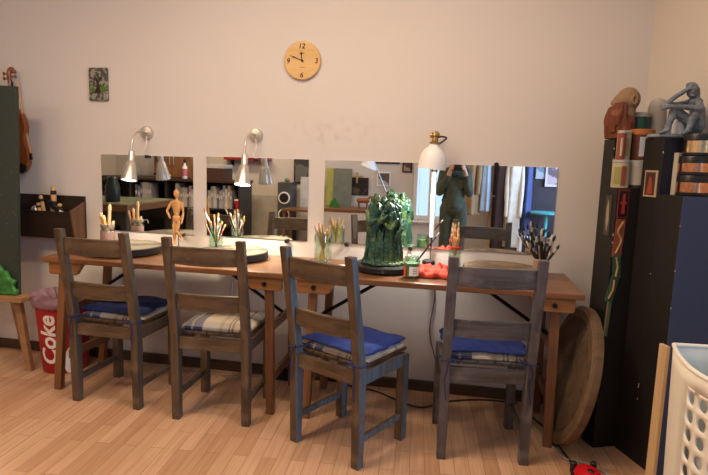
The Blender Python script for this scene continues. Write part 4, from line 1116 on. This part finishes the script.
cable('black cable curling on the floor under the right table', [(-.6,-.05,.005), (-.4,-.10,.005), (-.15,-.25,.005), (.0,-.14,.005), (.2,-.06,.005), (.4,-.05,.005)], .005, M['bcable'])
t = thing('power_strip', 'black power strip against the skirting under the left table', 'power strip', (-1.0, -.055, 0))
MB().box((0,0,.022), (.16,.05,.044), bev=.006).build('strip_body', M['black'], t)
for k in range(3): MB().cyl((-.05+.05*k,0,.044), .016, .02, 14).build('plug', M['cable'] if k == 1 else M['black'], t, smooth=True)
# ------------------------------------------------------------------ the rest of the studio, seen in the mirrors
dk = col('dark_shelf', (.040,.037,.033), .5)
# workbench with a green top
t = thing('workbench', 'heavy brown workbench with a green top, seen in the first mirror', 'workbench', (-4.15, -2.78, 0))
MB().box((0,0,.76), (1.36,1.12,.075)).build('bench_top', wood('bench_brown', (.09,.045,.02), (.19,.10,.05), 'x'), t, bevel=.004)
MB().box((0,0,.800), (1.30,1.04,.006)).build('green_mat', speckle('green_mat', (.12,.14,.08), (.20,.20,.12), 7, .5, .7), t)
for x in (-.6,.6):
    for y in (-.48,.48): MB().box((x,y,.361), (.075,.075,.722)).build('leg', dk, t, bevel=.003)
MB().box((0,0,.22), (1.13,.88,.03)).build('lower_shelf', dk, t)
for y in (-.48,.48): MB().box((0,y,.64), (1.12,.03,.14)).build('apron', dk, t)
o = MB().box((0,0,.09), (.22,.16,.18)).build('storage_box', M['white']); o.location = (-3.75,-2.9,.2355); tag(o, 'pale box on the shelf under the green-topped workbench', 'box')
# low bookcase
t = thing('bookcase', 'long low black bookcase with a dark brown top against the rear wall', 'bookcase', (-4.07, -4.30, 0))
BW = 2.24
MB().box((0,.0,1.01), (BW+.03,.50,.035)).build('counter_top', wood('counter_brown', (.03,.018,.012), (.075,.04,.025), 'x'), t, bevel=.003)
MB().box((0,-.22,.495), (BW,.015,.99)).build('back_panel', dk, t)
for k in range(5): MB().box((-BW/2+.0125+k*(BW-.025)/4,.005,.4965), (.025,.43,.991)).build('upright', dk, t)
for z in (.04,.62):
    for k in range(4): MB().box((-BW/2+.025+(k+.5)*(BW-.025)/4-.0125,.005,z), ((BW-.025)/4-.027,.42,.025)).build('shelf', dk, t)
random.seed(31)
bc = [(.55,.52,.48),(.32,.34,.38),(.60,.56,.50),(.42,.42,.44),(.14,.16,.22),(.62,.60,.56),(.45,.38,.30)]
def books(x0, x1, z, grp, where):
    x = x0; k = 0
    while x < x1-.02:
        w = random.uniform(.022,.046); h = random.uniform(.24,.33)
        o = thing('binder' if w > .036 else 'book', 'upright book or binder on the bookcase shelf, '+where, 'book', (x+w/2, -4.20, z), 0, grp)
        c = random.choice(bc); m = col('book_%d' % bc.index(c), c, .7)
        MB().box((0,0,h/2), (w-.002,.20,h)).build('cover', m, o, bevel=.002)
        MB().box((0,.1008,h*.62), (w*.6,.0012,h*.18)).build('spine_label', M['white'], o)
        x += w+.001; k += 1
books(-3.44, -3.07, .633, 'books in the right bay of the bookcase', 'in its right bay behind the second mirror')
books(-3.93, -3.60, .633, 'books in the second bay of the bookcase', 'in the second bay from its right end')
books(-4.56, -4.30, .633, 'books in the third bay of the bookcase', 'in the third bay, behind the green workbench')
t = thing('paper_cup', 'red and white paper cup at the right end of the bookcase shelf', 'cup', (-3.005,-4.12,.633))
MB().lathe([(0,0), (.030,0), (.043,.12), (.041,.12), (.028,.004), (0,.004)], seg=28).build('cup_body', M['redplast'], t, smooth=True, angle=50)
MB().cyl((0,0,.121), .045, .018, 28, r2=.040).build('cup_lid', M['white'], t, smooth=True, angle=40)
t = thing('cabinet', 'brown wooden cabinet standing on the black bookcase', 'cabinet', (-4.02,-4.36,1.0285))
MB().box((0,0,.28), (.58,.34,.56)).build('cabinet_body', wood('cab_brown', (.17,.075,.03), (.30,.15,.07), 'z'), t, bevel=.004)
for s in (-1,1):
    d = MB().box((s*.142,.176,.28), (.278,.016,.53)).build('door', wood('cab_brown2', (.19,.085,.035), (.32,.16,.075), 'z'), t, bevel=.003)
    MB().box((s*.03,.190,.25), (.014,.014,.12)).build('handle', M['silver'], d, bevel=.003)
t = thing('chest', 'dark brown wooden chest with a grey lid on the right of the bookcase', 'chest', (-3.42,-4.32,1.0285))
MB().box((0,0,.08), (.38,.32,.16)).build('chest_body', wood('chest_brown', (.045,.022,.014), (.10,.05,.03), 'x'), t, bevel=.003)
MB().box((0,0,.185), (.39,.33,.048)).build('chest_lid', col('lid_grey', (.50,.48,.48)), t, bevel=.003)
t = thing('bottle', 'white and pink bottle standing before the brown cabinet', 'bottle', (-3.80,-4.135,1.0285))
MB().lathe([(0,0), (.034,0), (.036,.01), (.036,.16), (.014,.20), (.014,.225), (0,.225)], seg=24).build('bottle_body', M['white'], t, smooth=True)
MB().lathe([(.0365,.04), (.0368,.05), (.0368,.13), (.0365,.14)], seg=24).build('label_band', col('pink', (.55,.16,.22)), t, smooth=True)
MB().cyl((0,0,.225), .017, .045, 16).build('cap', M['black'], t, smooth=True)
t = thing('jug', 'black jug with a handle on the left of the green workbench', 'jug', (-3.83,-2.50,.8035))
MB().lathe([(0,0), (.075,0), (.08,.01), (.08,.18), (.055,.235), (.055,.27), (.035,.29), (0,.295)], seg=28).build('jug_body', col('dark_green_jug', (.015,.025,.022), .3), t, smooth=True)
MB().tube(spline([(-.055,0,.25), (-.12,0,.23), (-.125,0,.12), (-.078,0,.06)], 6), .011, 8).build('handle', M['black'], t, smooth=True)
t = thing('shoe_tool', 'yellow and black hand tool lying before the brown cabinet', 'tool', (-4.12,-4.10,1.0285), -.3)
MB().ball((0,0,.035), (.12,.045,.033), 16).build('tool_body', col('yellow', (.65,.48,.05)), t, smooth=True)
MB().ball((-.06,0,.055), (.07,.04,.03), 14).build('grip', M['black'], t, smooth=True)
t = thing('hanging_scissors', 'black-handled scissors hanging on the brown cabinet', 'scissors', (-4.2,-4.158,1.30))
mb = MB()
for s in (-1,1): mb.tube([(s*.03+.028*math.cos(a*PI/6), 0, .03*math.sin(a*PI/6)) for a in range(13)], .006, 6, cap=False)
mb.build('finger_loops', M['black'], t, smooth=True)
MB().tube([(-.02,0,-.03), (.012,0,-.15)], .006, 6).build('blade', M['silver'], t); MB().tube([(.02,0,-.03), (-.012,0,-.15)], .006, 6).build('blade', M['silver'], t)
o = MB().box((0,0,0), (.62,.012,.50)).build('pin_board', col('board_white', (.66,.62,.56))); o.location = (-4.72,-4.754,1.28); tag(o, 'pale pin board on the rear wall at the left', 'board')
# red shelf strip, grey sheet, speaker, dark picture, white sheet
t = thing('wall_shelf', 'narrow red shelf high on the rear wall', 'shelf', (-3.08,-4.69,1.34)); MB().box((0,0,0), (.70,.14,.05)).build('shelf_board', col('shelf_red', (.28,.02,.018), .4), t, bevel=.003)
for s in (-1,1): MB().prism([(-.065,-.025), (.05,-.025), (-.065,-.12)], 'x', s*.25-.01, s*.25+.01).build('bracket', M['iron'], t)
o = MB().box((0,0,.40), (.78,.02,.80)).build('grey_sheet', col('sheet_grey', (.40,.37,.31), .6)); o.location = (-2.93,-4.66,.004); o.rotation_euler = (math.radians(5),0,0); tag(o, 'large grey-beige sheet leaning against the rear wall', 'sheet')
t = thing('loudspeaker', 'tall dark grey tower loudspeaker with pale-ringed drivers', 'loudspeaker', (-2.42,-4.56,0))
MB().box((0,0,.51), (.20,.28,1.02)).build('speaker_cabinet', col('speaker_grey', (.07,.075,.08), .4), t, bevel=.004)
for z in (.80,.56,.18):
    w = MB().cyl((0,0,0), .070, .012, 30, M=T(0,.14,z) @ RX(-PI/2)); a = w.build('driver_cone', M['black'], t, smooth=True)
    MB().lathe([(.066,0), (.070,.016), (.086,.014), (.088,0)], seg=30, M=T(0,.14,z) @ RX(-PI/2)).build('driver_ring', M['white'], a, smooth=True)
t2 = thing('ornament', 'small green and pink ornament on top of the tower loudspeaker', 'ornament', (-2.41,-4.52,1.0205)); MB().ball((0,0,.03), (.04,.03,.03), 12).build('ornament_body', col('orn_green', (.08,.25,.10)), t2, smooth=True); MB().ball((.03,.02,.03), (.02,.02,.02), 10).build('flower', col('pink', (0,0,0)), t2, smooth=True)
def frame(label, x0, x1, z0, z1, m, y=-4.757, fr=None, name='framed_picture', fw=.02):
    t = thing(name, label, 'picture', ((x0+x1)/2, y, (z0+z1)/2))
    MB().box((0,.008,0), (x1-x0,.016,z1-z0)).build('frame', fr or M['black'], t, bevel=.002)
    MB().box((0,.0175,0), (x1-x0-2*fw,.003,z1-z0-2*fw)).build('picture', m, t)
    return t
frame('large dark grey picture high beside the tower loudspeaker', -2.38, -2.02, 1.0, 1.55, speckle('dark_painting', (.05,.05,.045), (.14,.14,.13), 6, .5))
o = MB().box((0,0,.55), (.34,.02,1.1)).build('leaning_sheet', col('panel_white', (.58,.56,.55))); o.location = (-2.08,-4.60,.004); o.rotation_euler = (math.radians(4),0,0); tag(o, 'white panel leaning behind the brown side table', 'panel')
t = thing('side_table', 'low brown side table in front of the white leaning panel', 'table', (-2.13,-4.25,0))
MB().box((0,0,.66), (.42,.40,.03)).build('table_top', M['top'], t, bevel=.003)
for x in (-.18,.18):
    for y in (-.17,.17): MB().box((x,y,.3225), (.035,.035,.645)).build('leg', M['tleg'], t)
# what the third mirror looks at
o = MB().box((0,0,.62), (.16,.02,1.24)).build('yellow_panel', col('yellow_green', (.42,.46,.13))); o.location = (-1.80,-4.64,.004); o.rotation_euler = (math.radians(4),0,0); tag(o, 'yellow-green panel leaning on the rear wall', 'panel')
o = MB().box((0,0,.62), (.27,.02,1.24)).build('grey_green_board', col('grey_green', (.16,.17,.14))); o.location = (-1.62,-4.57,.004); o.rotation_euler = (math.radians(4),0,0); tag(o, 'grey-green board leaning beside the yellow-green panel', 'board')
o = thing('leaf_ornament', 'green leaf-shaped piece standing on the white workbench', 'ornament', (-1.62,-4.20,.7215)); MB().prism([(-.09,0), (.08,0), (.03,.07), (-.01,.13), (-.06,.08)], 'y', -.012, .012).build('leaf', M['leaf'], o)
frame('dark landscape picture behind the wooden crosspiece on the rear wall', -1.56, -1.26, .865, 1.12, speckle('dark_photo', (.03,.022,.018), (.13,.09,.06), 9, .55))
t = thing('wood_figure', 'small wooden figure hung above the dark landscape picture', 'ornament', (-1.43,-4.744,1.10))
MB().ball((0,0,.08), (.018,.015,.022), 12).build('head', M['tool'], t, smooth=True); MB().tube([(0,0,.06), (0,0,-.06)], .014, 10).build('body', M['tool'], t, smooth=True); MB().tube([(-.09,0,.02), (.09,0,.04)], .008, 8).build('arms', M['tool'], t, smooth=True)
frame('photo print of a dark figure, left of the drafting lamp arm', -1.14, -.94, 1.01, 1.215, speckle('photo_print', (.10,.09,.085), (.45,.43,.41), 6, .5), fr=M['white'])
frame('small photo print at the right of the rear wall gallery', -.78, -.64, 1.215, 1.40, speckle('photo_print2', (.11,.06,.045), (.36,.24,.18), 9, .5))
frame('long dark shelf picture along the top of the rear wall gallery', -1.30, -.82, 1.33, 1.46, col('grey_blue', (.16,.18,.20)))
t = thing('white_workbench', 'long white workbench with a brown edge by the rear wall', 'workbench', (-1.39,-4.22,0))
MB().box((0,0,.70), (.98,.55,.04)).build('bench_top', M['top'], t, bevel=.003)
MB().box((0,.255,.34), (.96,.02,.67)).build('front_panel', col('panel_grey', (.50,.50,.50)), t)
for x in (-.46,.46): MB().box((x,-.01,.34), (.03,.50,.678)).build('side_panel', M['white'], t)
t = thing('goat_figurine', 'small brown four-legged figurine on the white workbench', 'figurine', (-1.22,-4.12,.7205))
mb = MB(); limb(mb, [(-.06,0,.11), (.05,0,.11)], [.032,.034]); limb(mb, [(.05,0,.12), (.085,0,.165), (.12,0,.155)], [.022,.018,.012])
for x in (-.06,.05):
    for y in (-.016,.016): limb(mb, [(x,y,.09), (x,y,.011)], [.013,.010])
fused('figurine_body', mb, M['violin'], t, .005, 2)
t = thing('drafting_lamp', 'white drafting lamp with a jointed arm on the white workbench', 'lamp', (-.98,-4.25,.7205))
MB().cyl((0,0,0), .08, .025, 28, bev=.004).build('base', M['wlamp'], t, smooth=True)
MB().tube([(0,0,.025), (.04,0,.24)], .009, 10).build('lower_arm', M['silver'], t, smooth=True); MB().tube([(.04,0,.24), (-.14,.05,.66)], .009, 10).build('upper_arm', M['silver'], t, smooth=True)
MB().lathe([(.02,.06), (.04,.05), (.11,-.03), (.115,-.05), (.105,-.05), (.035,.04)], seg=30, M=T(-.18,.07,.60) @ RY(.35)).build('lamp_shade', M['wlamp'], t, smooth=True)
MB().ball((-.175,.07,.665), (.045,.03,.02), 12).build('shade_cap', col('rainbow_orange', (.70,.30,.05)), t, smooth=True)

# behind the photographer: dark partition with coats on a rail
PX = col('partition_plum', (.045,.032,.040), .6)
t = thing('partition', 'dark plum partition behind the hanging coats', 'partition', (1.40, -4.46, 0))
MB().box((0,0,1.1), (1.86,.05,2.2)).build('partition_panel', PX, t)
MB().box((-.955,.02,1.1), (.05,.09,2.2)).build('post', M['pale'], t, bevel=.003)
h = MB().box((-.955,.085,.92), (.03,.04,.16)).build('latch', M['silver'], t, bevel=.004)
MB().tube([(-1.02,.10,.95), (-.90,.10,.95)], .010, 8).build('latch_bar', M['silver'], h)
t = thing('coat_rail', 'steel coat rail fixed across the dark partition', 'rail', (.62,-4.28,1.72))
MB().tube([(-.62,0,0), (.58,0,0)], .014, 12).build('rail', M['silver'], t, smooth=True)
for x in (-.10,.55): MB().box((x,-.078,0), (.03,.152,.03)).build('bracket', M['iron'], t)
MB().tube([(-.60,0,-.012), (-.60,0,-1.715)], .014, 10).build('rail_leg', M['silver'], t, smooth=True)
def coat(label, x, w, dpt, z0, z1, m, seed, group='clothes on the coat rail', y=-4.28, sleeve=True):
    t = thing('hanging_coat', label, 'coat', (x, y, z0), 0, group)
    H = z1-z0
    def fn(a, z):
        q = 1-z/H
        return 1+(.05+.16*q)*math.sin(5*a+seed)+.08*q*math.sin(9*a+2*seed)+.05*math.sin(2*a+seed)
    MB().lathe([(0,0), (.98,.0), (1,.02), (.97,H*.35), (.90,H*.6), (.84,H*.8), (.74,H*.9), (.45,H*.97), (.16,H), (0,H)], seg=44, fn=fn, M=Matrix.Diagonal((w/2,dpt/2,1,1))).build('coat_body', m, t, smooth=True, angle=180)
    if sleeve:
        for s in (-1,1):
            MB().tube(spline([(s*w*.34,.01,H*.90), (s*w*.44,dpt*.25,H*.70), (s*w*.42,dpt*.40,H*.45), (s*w*.40,dpt*.42,H*.30)], 6), [w*.14]*12+[w*.12]*7, 12).build('sleeve', m, t, smooth=True, angle=180)
    MB().tube(spline([(0,0,H-.01), (0,0,H+.03), (.012,0,H+.055), (0,0,1.752-z0), (-.018,0,1.735-z0)], 5), .004, 6).build('hanger_hook', M['silver'], t, smooth=True)
coat('tan brown coat on the rail behind the person', .17, .24, .20, .70, 1.62, col('tan_coat', (.30,.19,.10), .85), 1)
coat('pale blue shirt on the rail beside the tan coat', .365, .12, .14, .75, 1.60, col('pale_blue', (.38,.46,.56), .85), 2, sleeve=False)
coat('dark brown long coat on the rail beside the pale post', .555, .13, .16, .25, 1.60, col('dark_brown_coat', (.045,.022,.020), .9), 3, sleeve=False)
coat('long cream coat on the rail', .725, .21, .20, .30, 1.62, col('cream_coat', (.66,.58,.48), .85), 4)
coat('dark blue coat at the end of the rail', .895, .11, .16, .42, 1.60, col('blue_coat', (.06,.08,.22), .85), 5, sleeve=False)
frame('blue-toned photo print on the dark partition', 1.00, 1.13, 1.20, 1.42, speckle('print_blue', (.18,.22,.28), (.42,.42,.46), 8, .5), y=-4.433, fr=M['white'], fw=.006)
frame('pinkish photo print with a pale border, right on the dark partition', 1.12, 1.32, 1.10, 1.40, speckle('print_pink', (.14,.10,.11), (.46,.34,.36), 7, .5), y=-4.410, fr=col('pink_paper', (.62,.50,.52)), fw=.03)
t = thing('round_side_table', 'small teal round table before the dark partition', 'table', (1.13,-4.15,0))
tl = col('teal_paint', (.10,.45,.48), .4)
MB().cyl((0,0,.765), .20, .022, 40, bev=.004).build('table_top', tl, t, smooth=True, angle=35)
MB().tube([(0,0,.02), (0,0,.765)], .020, 14).build('stem', tl, t, smooth=True); MB().cyl((0,0,0), .15, .022, 36, bev=.004).build('foot', tl, t, smooth=True, angle=35)
t = thing('white_stool', 'low white stool in front of the dark partition', 'stool', (.90,-3.90,0))
MB().box((0,0,.47), (.24,.24,.03)).build('seat', M['white'], t, bevel=.004)
for x in (-.1,.1):
    for y in (-.1,.1): MB().box((x,y,.2275), (.03,.03,.455)).build('leg', M['white'], t)

# ------------------------------------------------------------------ the person taking the photograph
CX, CY, CZ = 0.0, -3.151, 1.325
px, py = -.03, -3.44
t = thing('person', 'person in green overalls holding a camera, reflected in the right mirror', 'person', (px, py, 0)); t.scale = (.88, .97, 1)
skin = plain('skin', (.50,.29,.20), .55, var=.06)
def hands(mb, s):
    # palm beside the camera body, four fingers curled over its front, thumb behind
    hx = .03 + s*.078; hy, hz = .205, 1.318
    mb.ball((hx, hy-.015, hz), (.015,.040,.040), 14)
    for k in range(4):
        z = hz+.030-.019*k; ln = (1.0,1.1,1.04,.85)[k]
        limb(mb, [(hx, hy+.010, z), (hx-s*.002, hy+.010+.036*ln, z+.002), (hx-s*.016, hy+.018+.045*ln, z+.001), (hx-s*.030*ln, hy+.014+.045*ln, z)], [.0095,.0088,.008,.007])
    limb(mb, [(hx-s*.002, hy-.040, hz+.012), (hx-s*.018, hy-.052, hz+.028), (hx-s*.036, hy-.052, hz+.034)], [.011,.0098,.0085])
mb = MB()
mb.ball((.03-.01,.03,1.475), (.072,.092,.105), 22); mb.ball((.02,.055,1.425), (.052,.060,.055), 18)
mb.tube([(.02,.118,1.475), (.02,.142,1.445)], [.010,.015], 10); mb.ball((.02,.140,1.442), (.015,.012,.010), 10)
mb.ball((.02,.112,1.405), (.024,.012,.009), 10); mb.ball((.02,.100,1.375), (.026,.022,.016), 12)
for s in (-1,1):
    mb.ball((.02+s*.073,.025,1.465), (.012,.020,.030), 10); mb.ball((.02+s*.030,.106,1.474), (.015,.011,.010), 10)
    mb.ball((.02+s*.03,.110,1.495), (.022,.010,.006), 8)
limb(mb, [(0,-.005,1.26), (.01,.015,1.39)], [.056,.050])
for s in (-1,1):
    limb(mb, [(s*.15,-.01,1.26), (s*.185,.055,1.035), (.03+s*.110,.150,1.225), (.03+s*.082,.180,1.300)], [.047,.040,.031,.024])
    hands(mb, s)
    limb(mb, [(s*.085,0,.82), (s*.095,.01,.46), (s*.10,-.01,.10)], [.075,.052,.036]); limb(mb, [(s*.10,-.02,.055), (s*.11,.10,.035)], [.034,.028])
limb(mb, [(0,0,1.20), (0,0,.90)], [.085,.085])
mb.ball((0,0,1.20), (.150,.080,.10), 20); mb.ball((0,0,.86), (.140,.09,.10), 20)
fused('body', mb, skin, t, .0062, 3)
mb = MB()
mb.ball((0,0,1.21), (.180,.112,.12), 22); mb.ball((0,.005,1.08), (.160,.115,.18), 20); mb.tube([(0,0,1.2),(0,0,.85)], [.135,.135], 24); mb.ball((0,0,.93), (.156,.115,.14), 20); mb.ball((0,0,.84), (.172,.122,.13), 20)
for s in (-1,1):
    limb(mb, [(s*.148,-.01,1.255), (s*.188,.055,1.03), (.03+s*.114,.140,1.20)], [.066,.056,.044])
    limb(mb, [(s*.09,0,.82), (s*.098,.01,.46), (s*.102,-.01,.115)], [.098,.074,.062])
mb.lathe([(.062,1.30), (.072,1.29), (.068,1.335), (.060,1.335)], seg=28, closed=True, c=(.005,.005,0))
mb.lathe([(.150,.898), (.163,.905), (.163,.935), (.150,.94)], seg=36, closed=True, M=Matrix.Diagonal((1,.74,1,1)))
for s in (-1,1): mb.box((s*.075,.115,1.12), (.085,.03,.10), bev=.01)
fused('overalls', mb, plain('overall_green', (.045,.058,.040), .85, var=.25, scale=16), t, .0085, 3, lambda c, n: n*.008*noise.noise(Vector((c.x*9, c.y*9, c.z*6))))
mb = MB()
mb.ball((.02,.012,1.500), (.084,.100,.095), 22); mb.ball((.02,-.045,1.43), (.080,.060,.095), 18)
fused('hair', mb, col('hair_brown', (.06,.035,.02), .6), t, .008, 2, lambda c, n: n*.006*noise.noise(Vector((c.x*40, c.y*40, c.z*10))) - (Vector((0,.0,0))))
for s in (-1,1):
    MB().ball((.02+s*.030,.1165,1.474), (.011,.004,.007), 12).build('eye', M['white'], t, smooth=True)
    mb = MB().ball((s*.104,.065,.042), (.050,.125,.042), 18); mb.box((s*.104,.065,.012), (.085,.24,.024), bev=.008); fused('shoe', mb, M['black'], t, .006, 2)
t = thing('photo_camera', 'black camera held up by the person in green overalls', 'camera', (0, -3.245, CZ-.005))
MB().box((0,0,0), (.132,.060,.088), bev=.010, seg=2).build('camera_body', M['black'], t, smooth=True)
MB().box((0,0,.055), (.055,.052,.030), bev=.008).build('viewfinder_hump', M['black'], t)
MB().cyl((0,0,0), .034, .055, 28, M=T(0,.03,0.003) @ RX(-PI/2), bev=.003).build('lens_barrel', M['black'], t, smooth=True)
MB().cyl((.045,.0,.044), .009, .010, 14).build('shutter_button', M['silver'], t, smooth=True)

# ------------------------------------------------------------------ ceiling lights (some added), daylight, camera
def ceiling_light(x, y, label, power, c, length=2.2):
    t = thing('ceiling_light', label, 'lamp', (x, y, 2.80))
    MB().box((0,0,-.03), (length+.06,.34,.06), bev=.004).build('lamp_housing', M['wlamp'], t)
    MB().box((0,0,-.062), (length,.28,.006)).build('diffuser', emis('diffuser_glow', c, 2.0), t)
    L = bpy.data.lights.new('ceiling_area_light', 'AREA'); L.shape = 'RECTANGLE'; L.size = length; L.size_y = .28; L.energy = power; L.color = c
    l = bpy.data.objects.new('ceiling_area_light', L); COL.objects.link(l); l.location = (x, y, 2.73)
LP = dict(ceil1=33, ceil2=31, ceil3=36, day=150, lampA=11, lampB=30, lampC=40)
WARM = (1,.74,.49)
ceiling_light(-.55, -1.2, 'added unseen ceiling panel giving soft light above the front of the work tables', LP['ceil1'], WARM, 1.9)  # added unseen panel, stands in for broad soft light off the ceiling
ceiling_light(-1.9, -2.15, 'short white ceiling lamp over the middle of the studio', LP['ceil2'], WARM, .5)
ceiling_light(-3.2, -3.6, 'added unseen ceiling light brightening the mirrored room by the bookcase', LP['ceil3'], WARM, 1.2)  # added out of view to brighten the room reflected in the mirrors
LA.energy, LB.energy, LC.energy = LP['lampA'], LP['lampB'], LP['lampC']
L = bpy.data.lights.new('window_daylight', 'AREA'); L.shape = 'RECTANGLE'; L.size = w1-w0-.1; L.size_y = wz1-wz0-.1; L.energy = LP['day']; L.color = (.52,.72,1)
l = bpy.data.objects.new('window_daylight', L); COL.objects.link(l)
c = WR @ Vector(((w0+w1)/2, .16, (wz0+wz1)/2)); l.location = c
l.rotation_euler = (-NR).to_track_quat('-Z', 'Y').to_euler()
w = bpy.data.worlds.new('sky'); SC.world = w; w.use_nodes = True
bg = w.node_tree.nodes['Background']; bg.inputs['Color'].default_value = (.55,.72,1,1); bg.inputs['Strength'].default_value = 1.6

cam = bpy.data.cameras.new('camera'); co = bpy.data.objects.new('camera', cam); COL.objects.link(co)
cam.sensor_width = 36; cam.lens = 550.5/708*36; cam.clip_start = .01
yaw, pitch, roll = math.radians(10.4), math.radians(7.7), math.radians(1.83)
f = Vector((-math.sin(yaw)*math.cos(pitch), math.cos(yaw)*math.cos(pitch), -math.sin(pitch)))
r = Vector((math.cos(yaw), math.sin(yaw), 0)); u = r.cross(f)
r2 = r*math.cos(roll)+u*math.sin(roll); u2 = -r*math.sin(roll)+u*math.cos(roll)
co.matrix_world = Matrix.Translation((CX, CY, CZ)) @ Matrix((r2, u2, -f)).transposed().to_4x4()
SC.camera = co
SC.view_settings.view_transform = 'Standard'; SC.view_settings.look = 'None'; SC.view_settings.gamma = 1
SC.view_settings.exposure = 0.07; SC.view_settings.use_curve_mapping = False
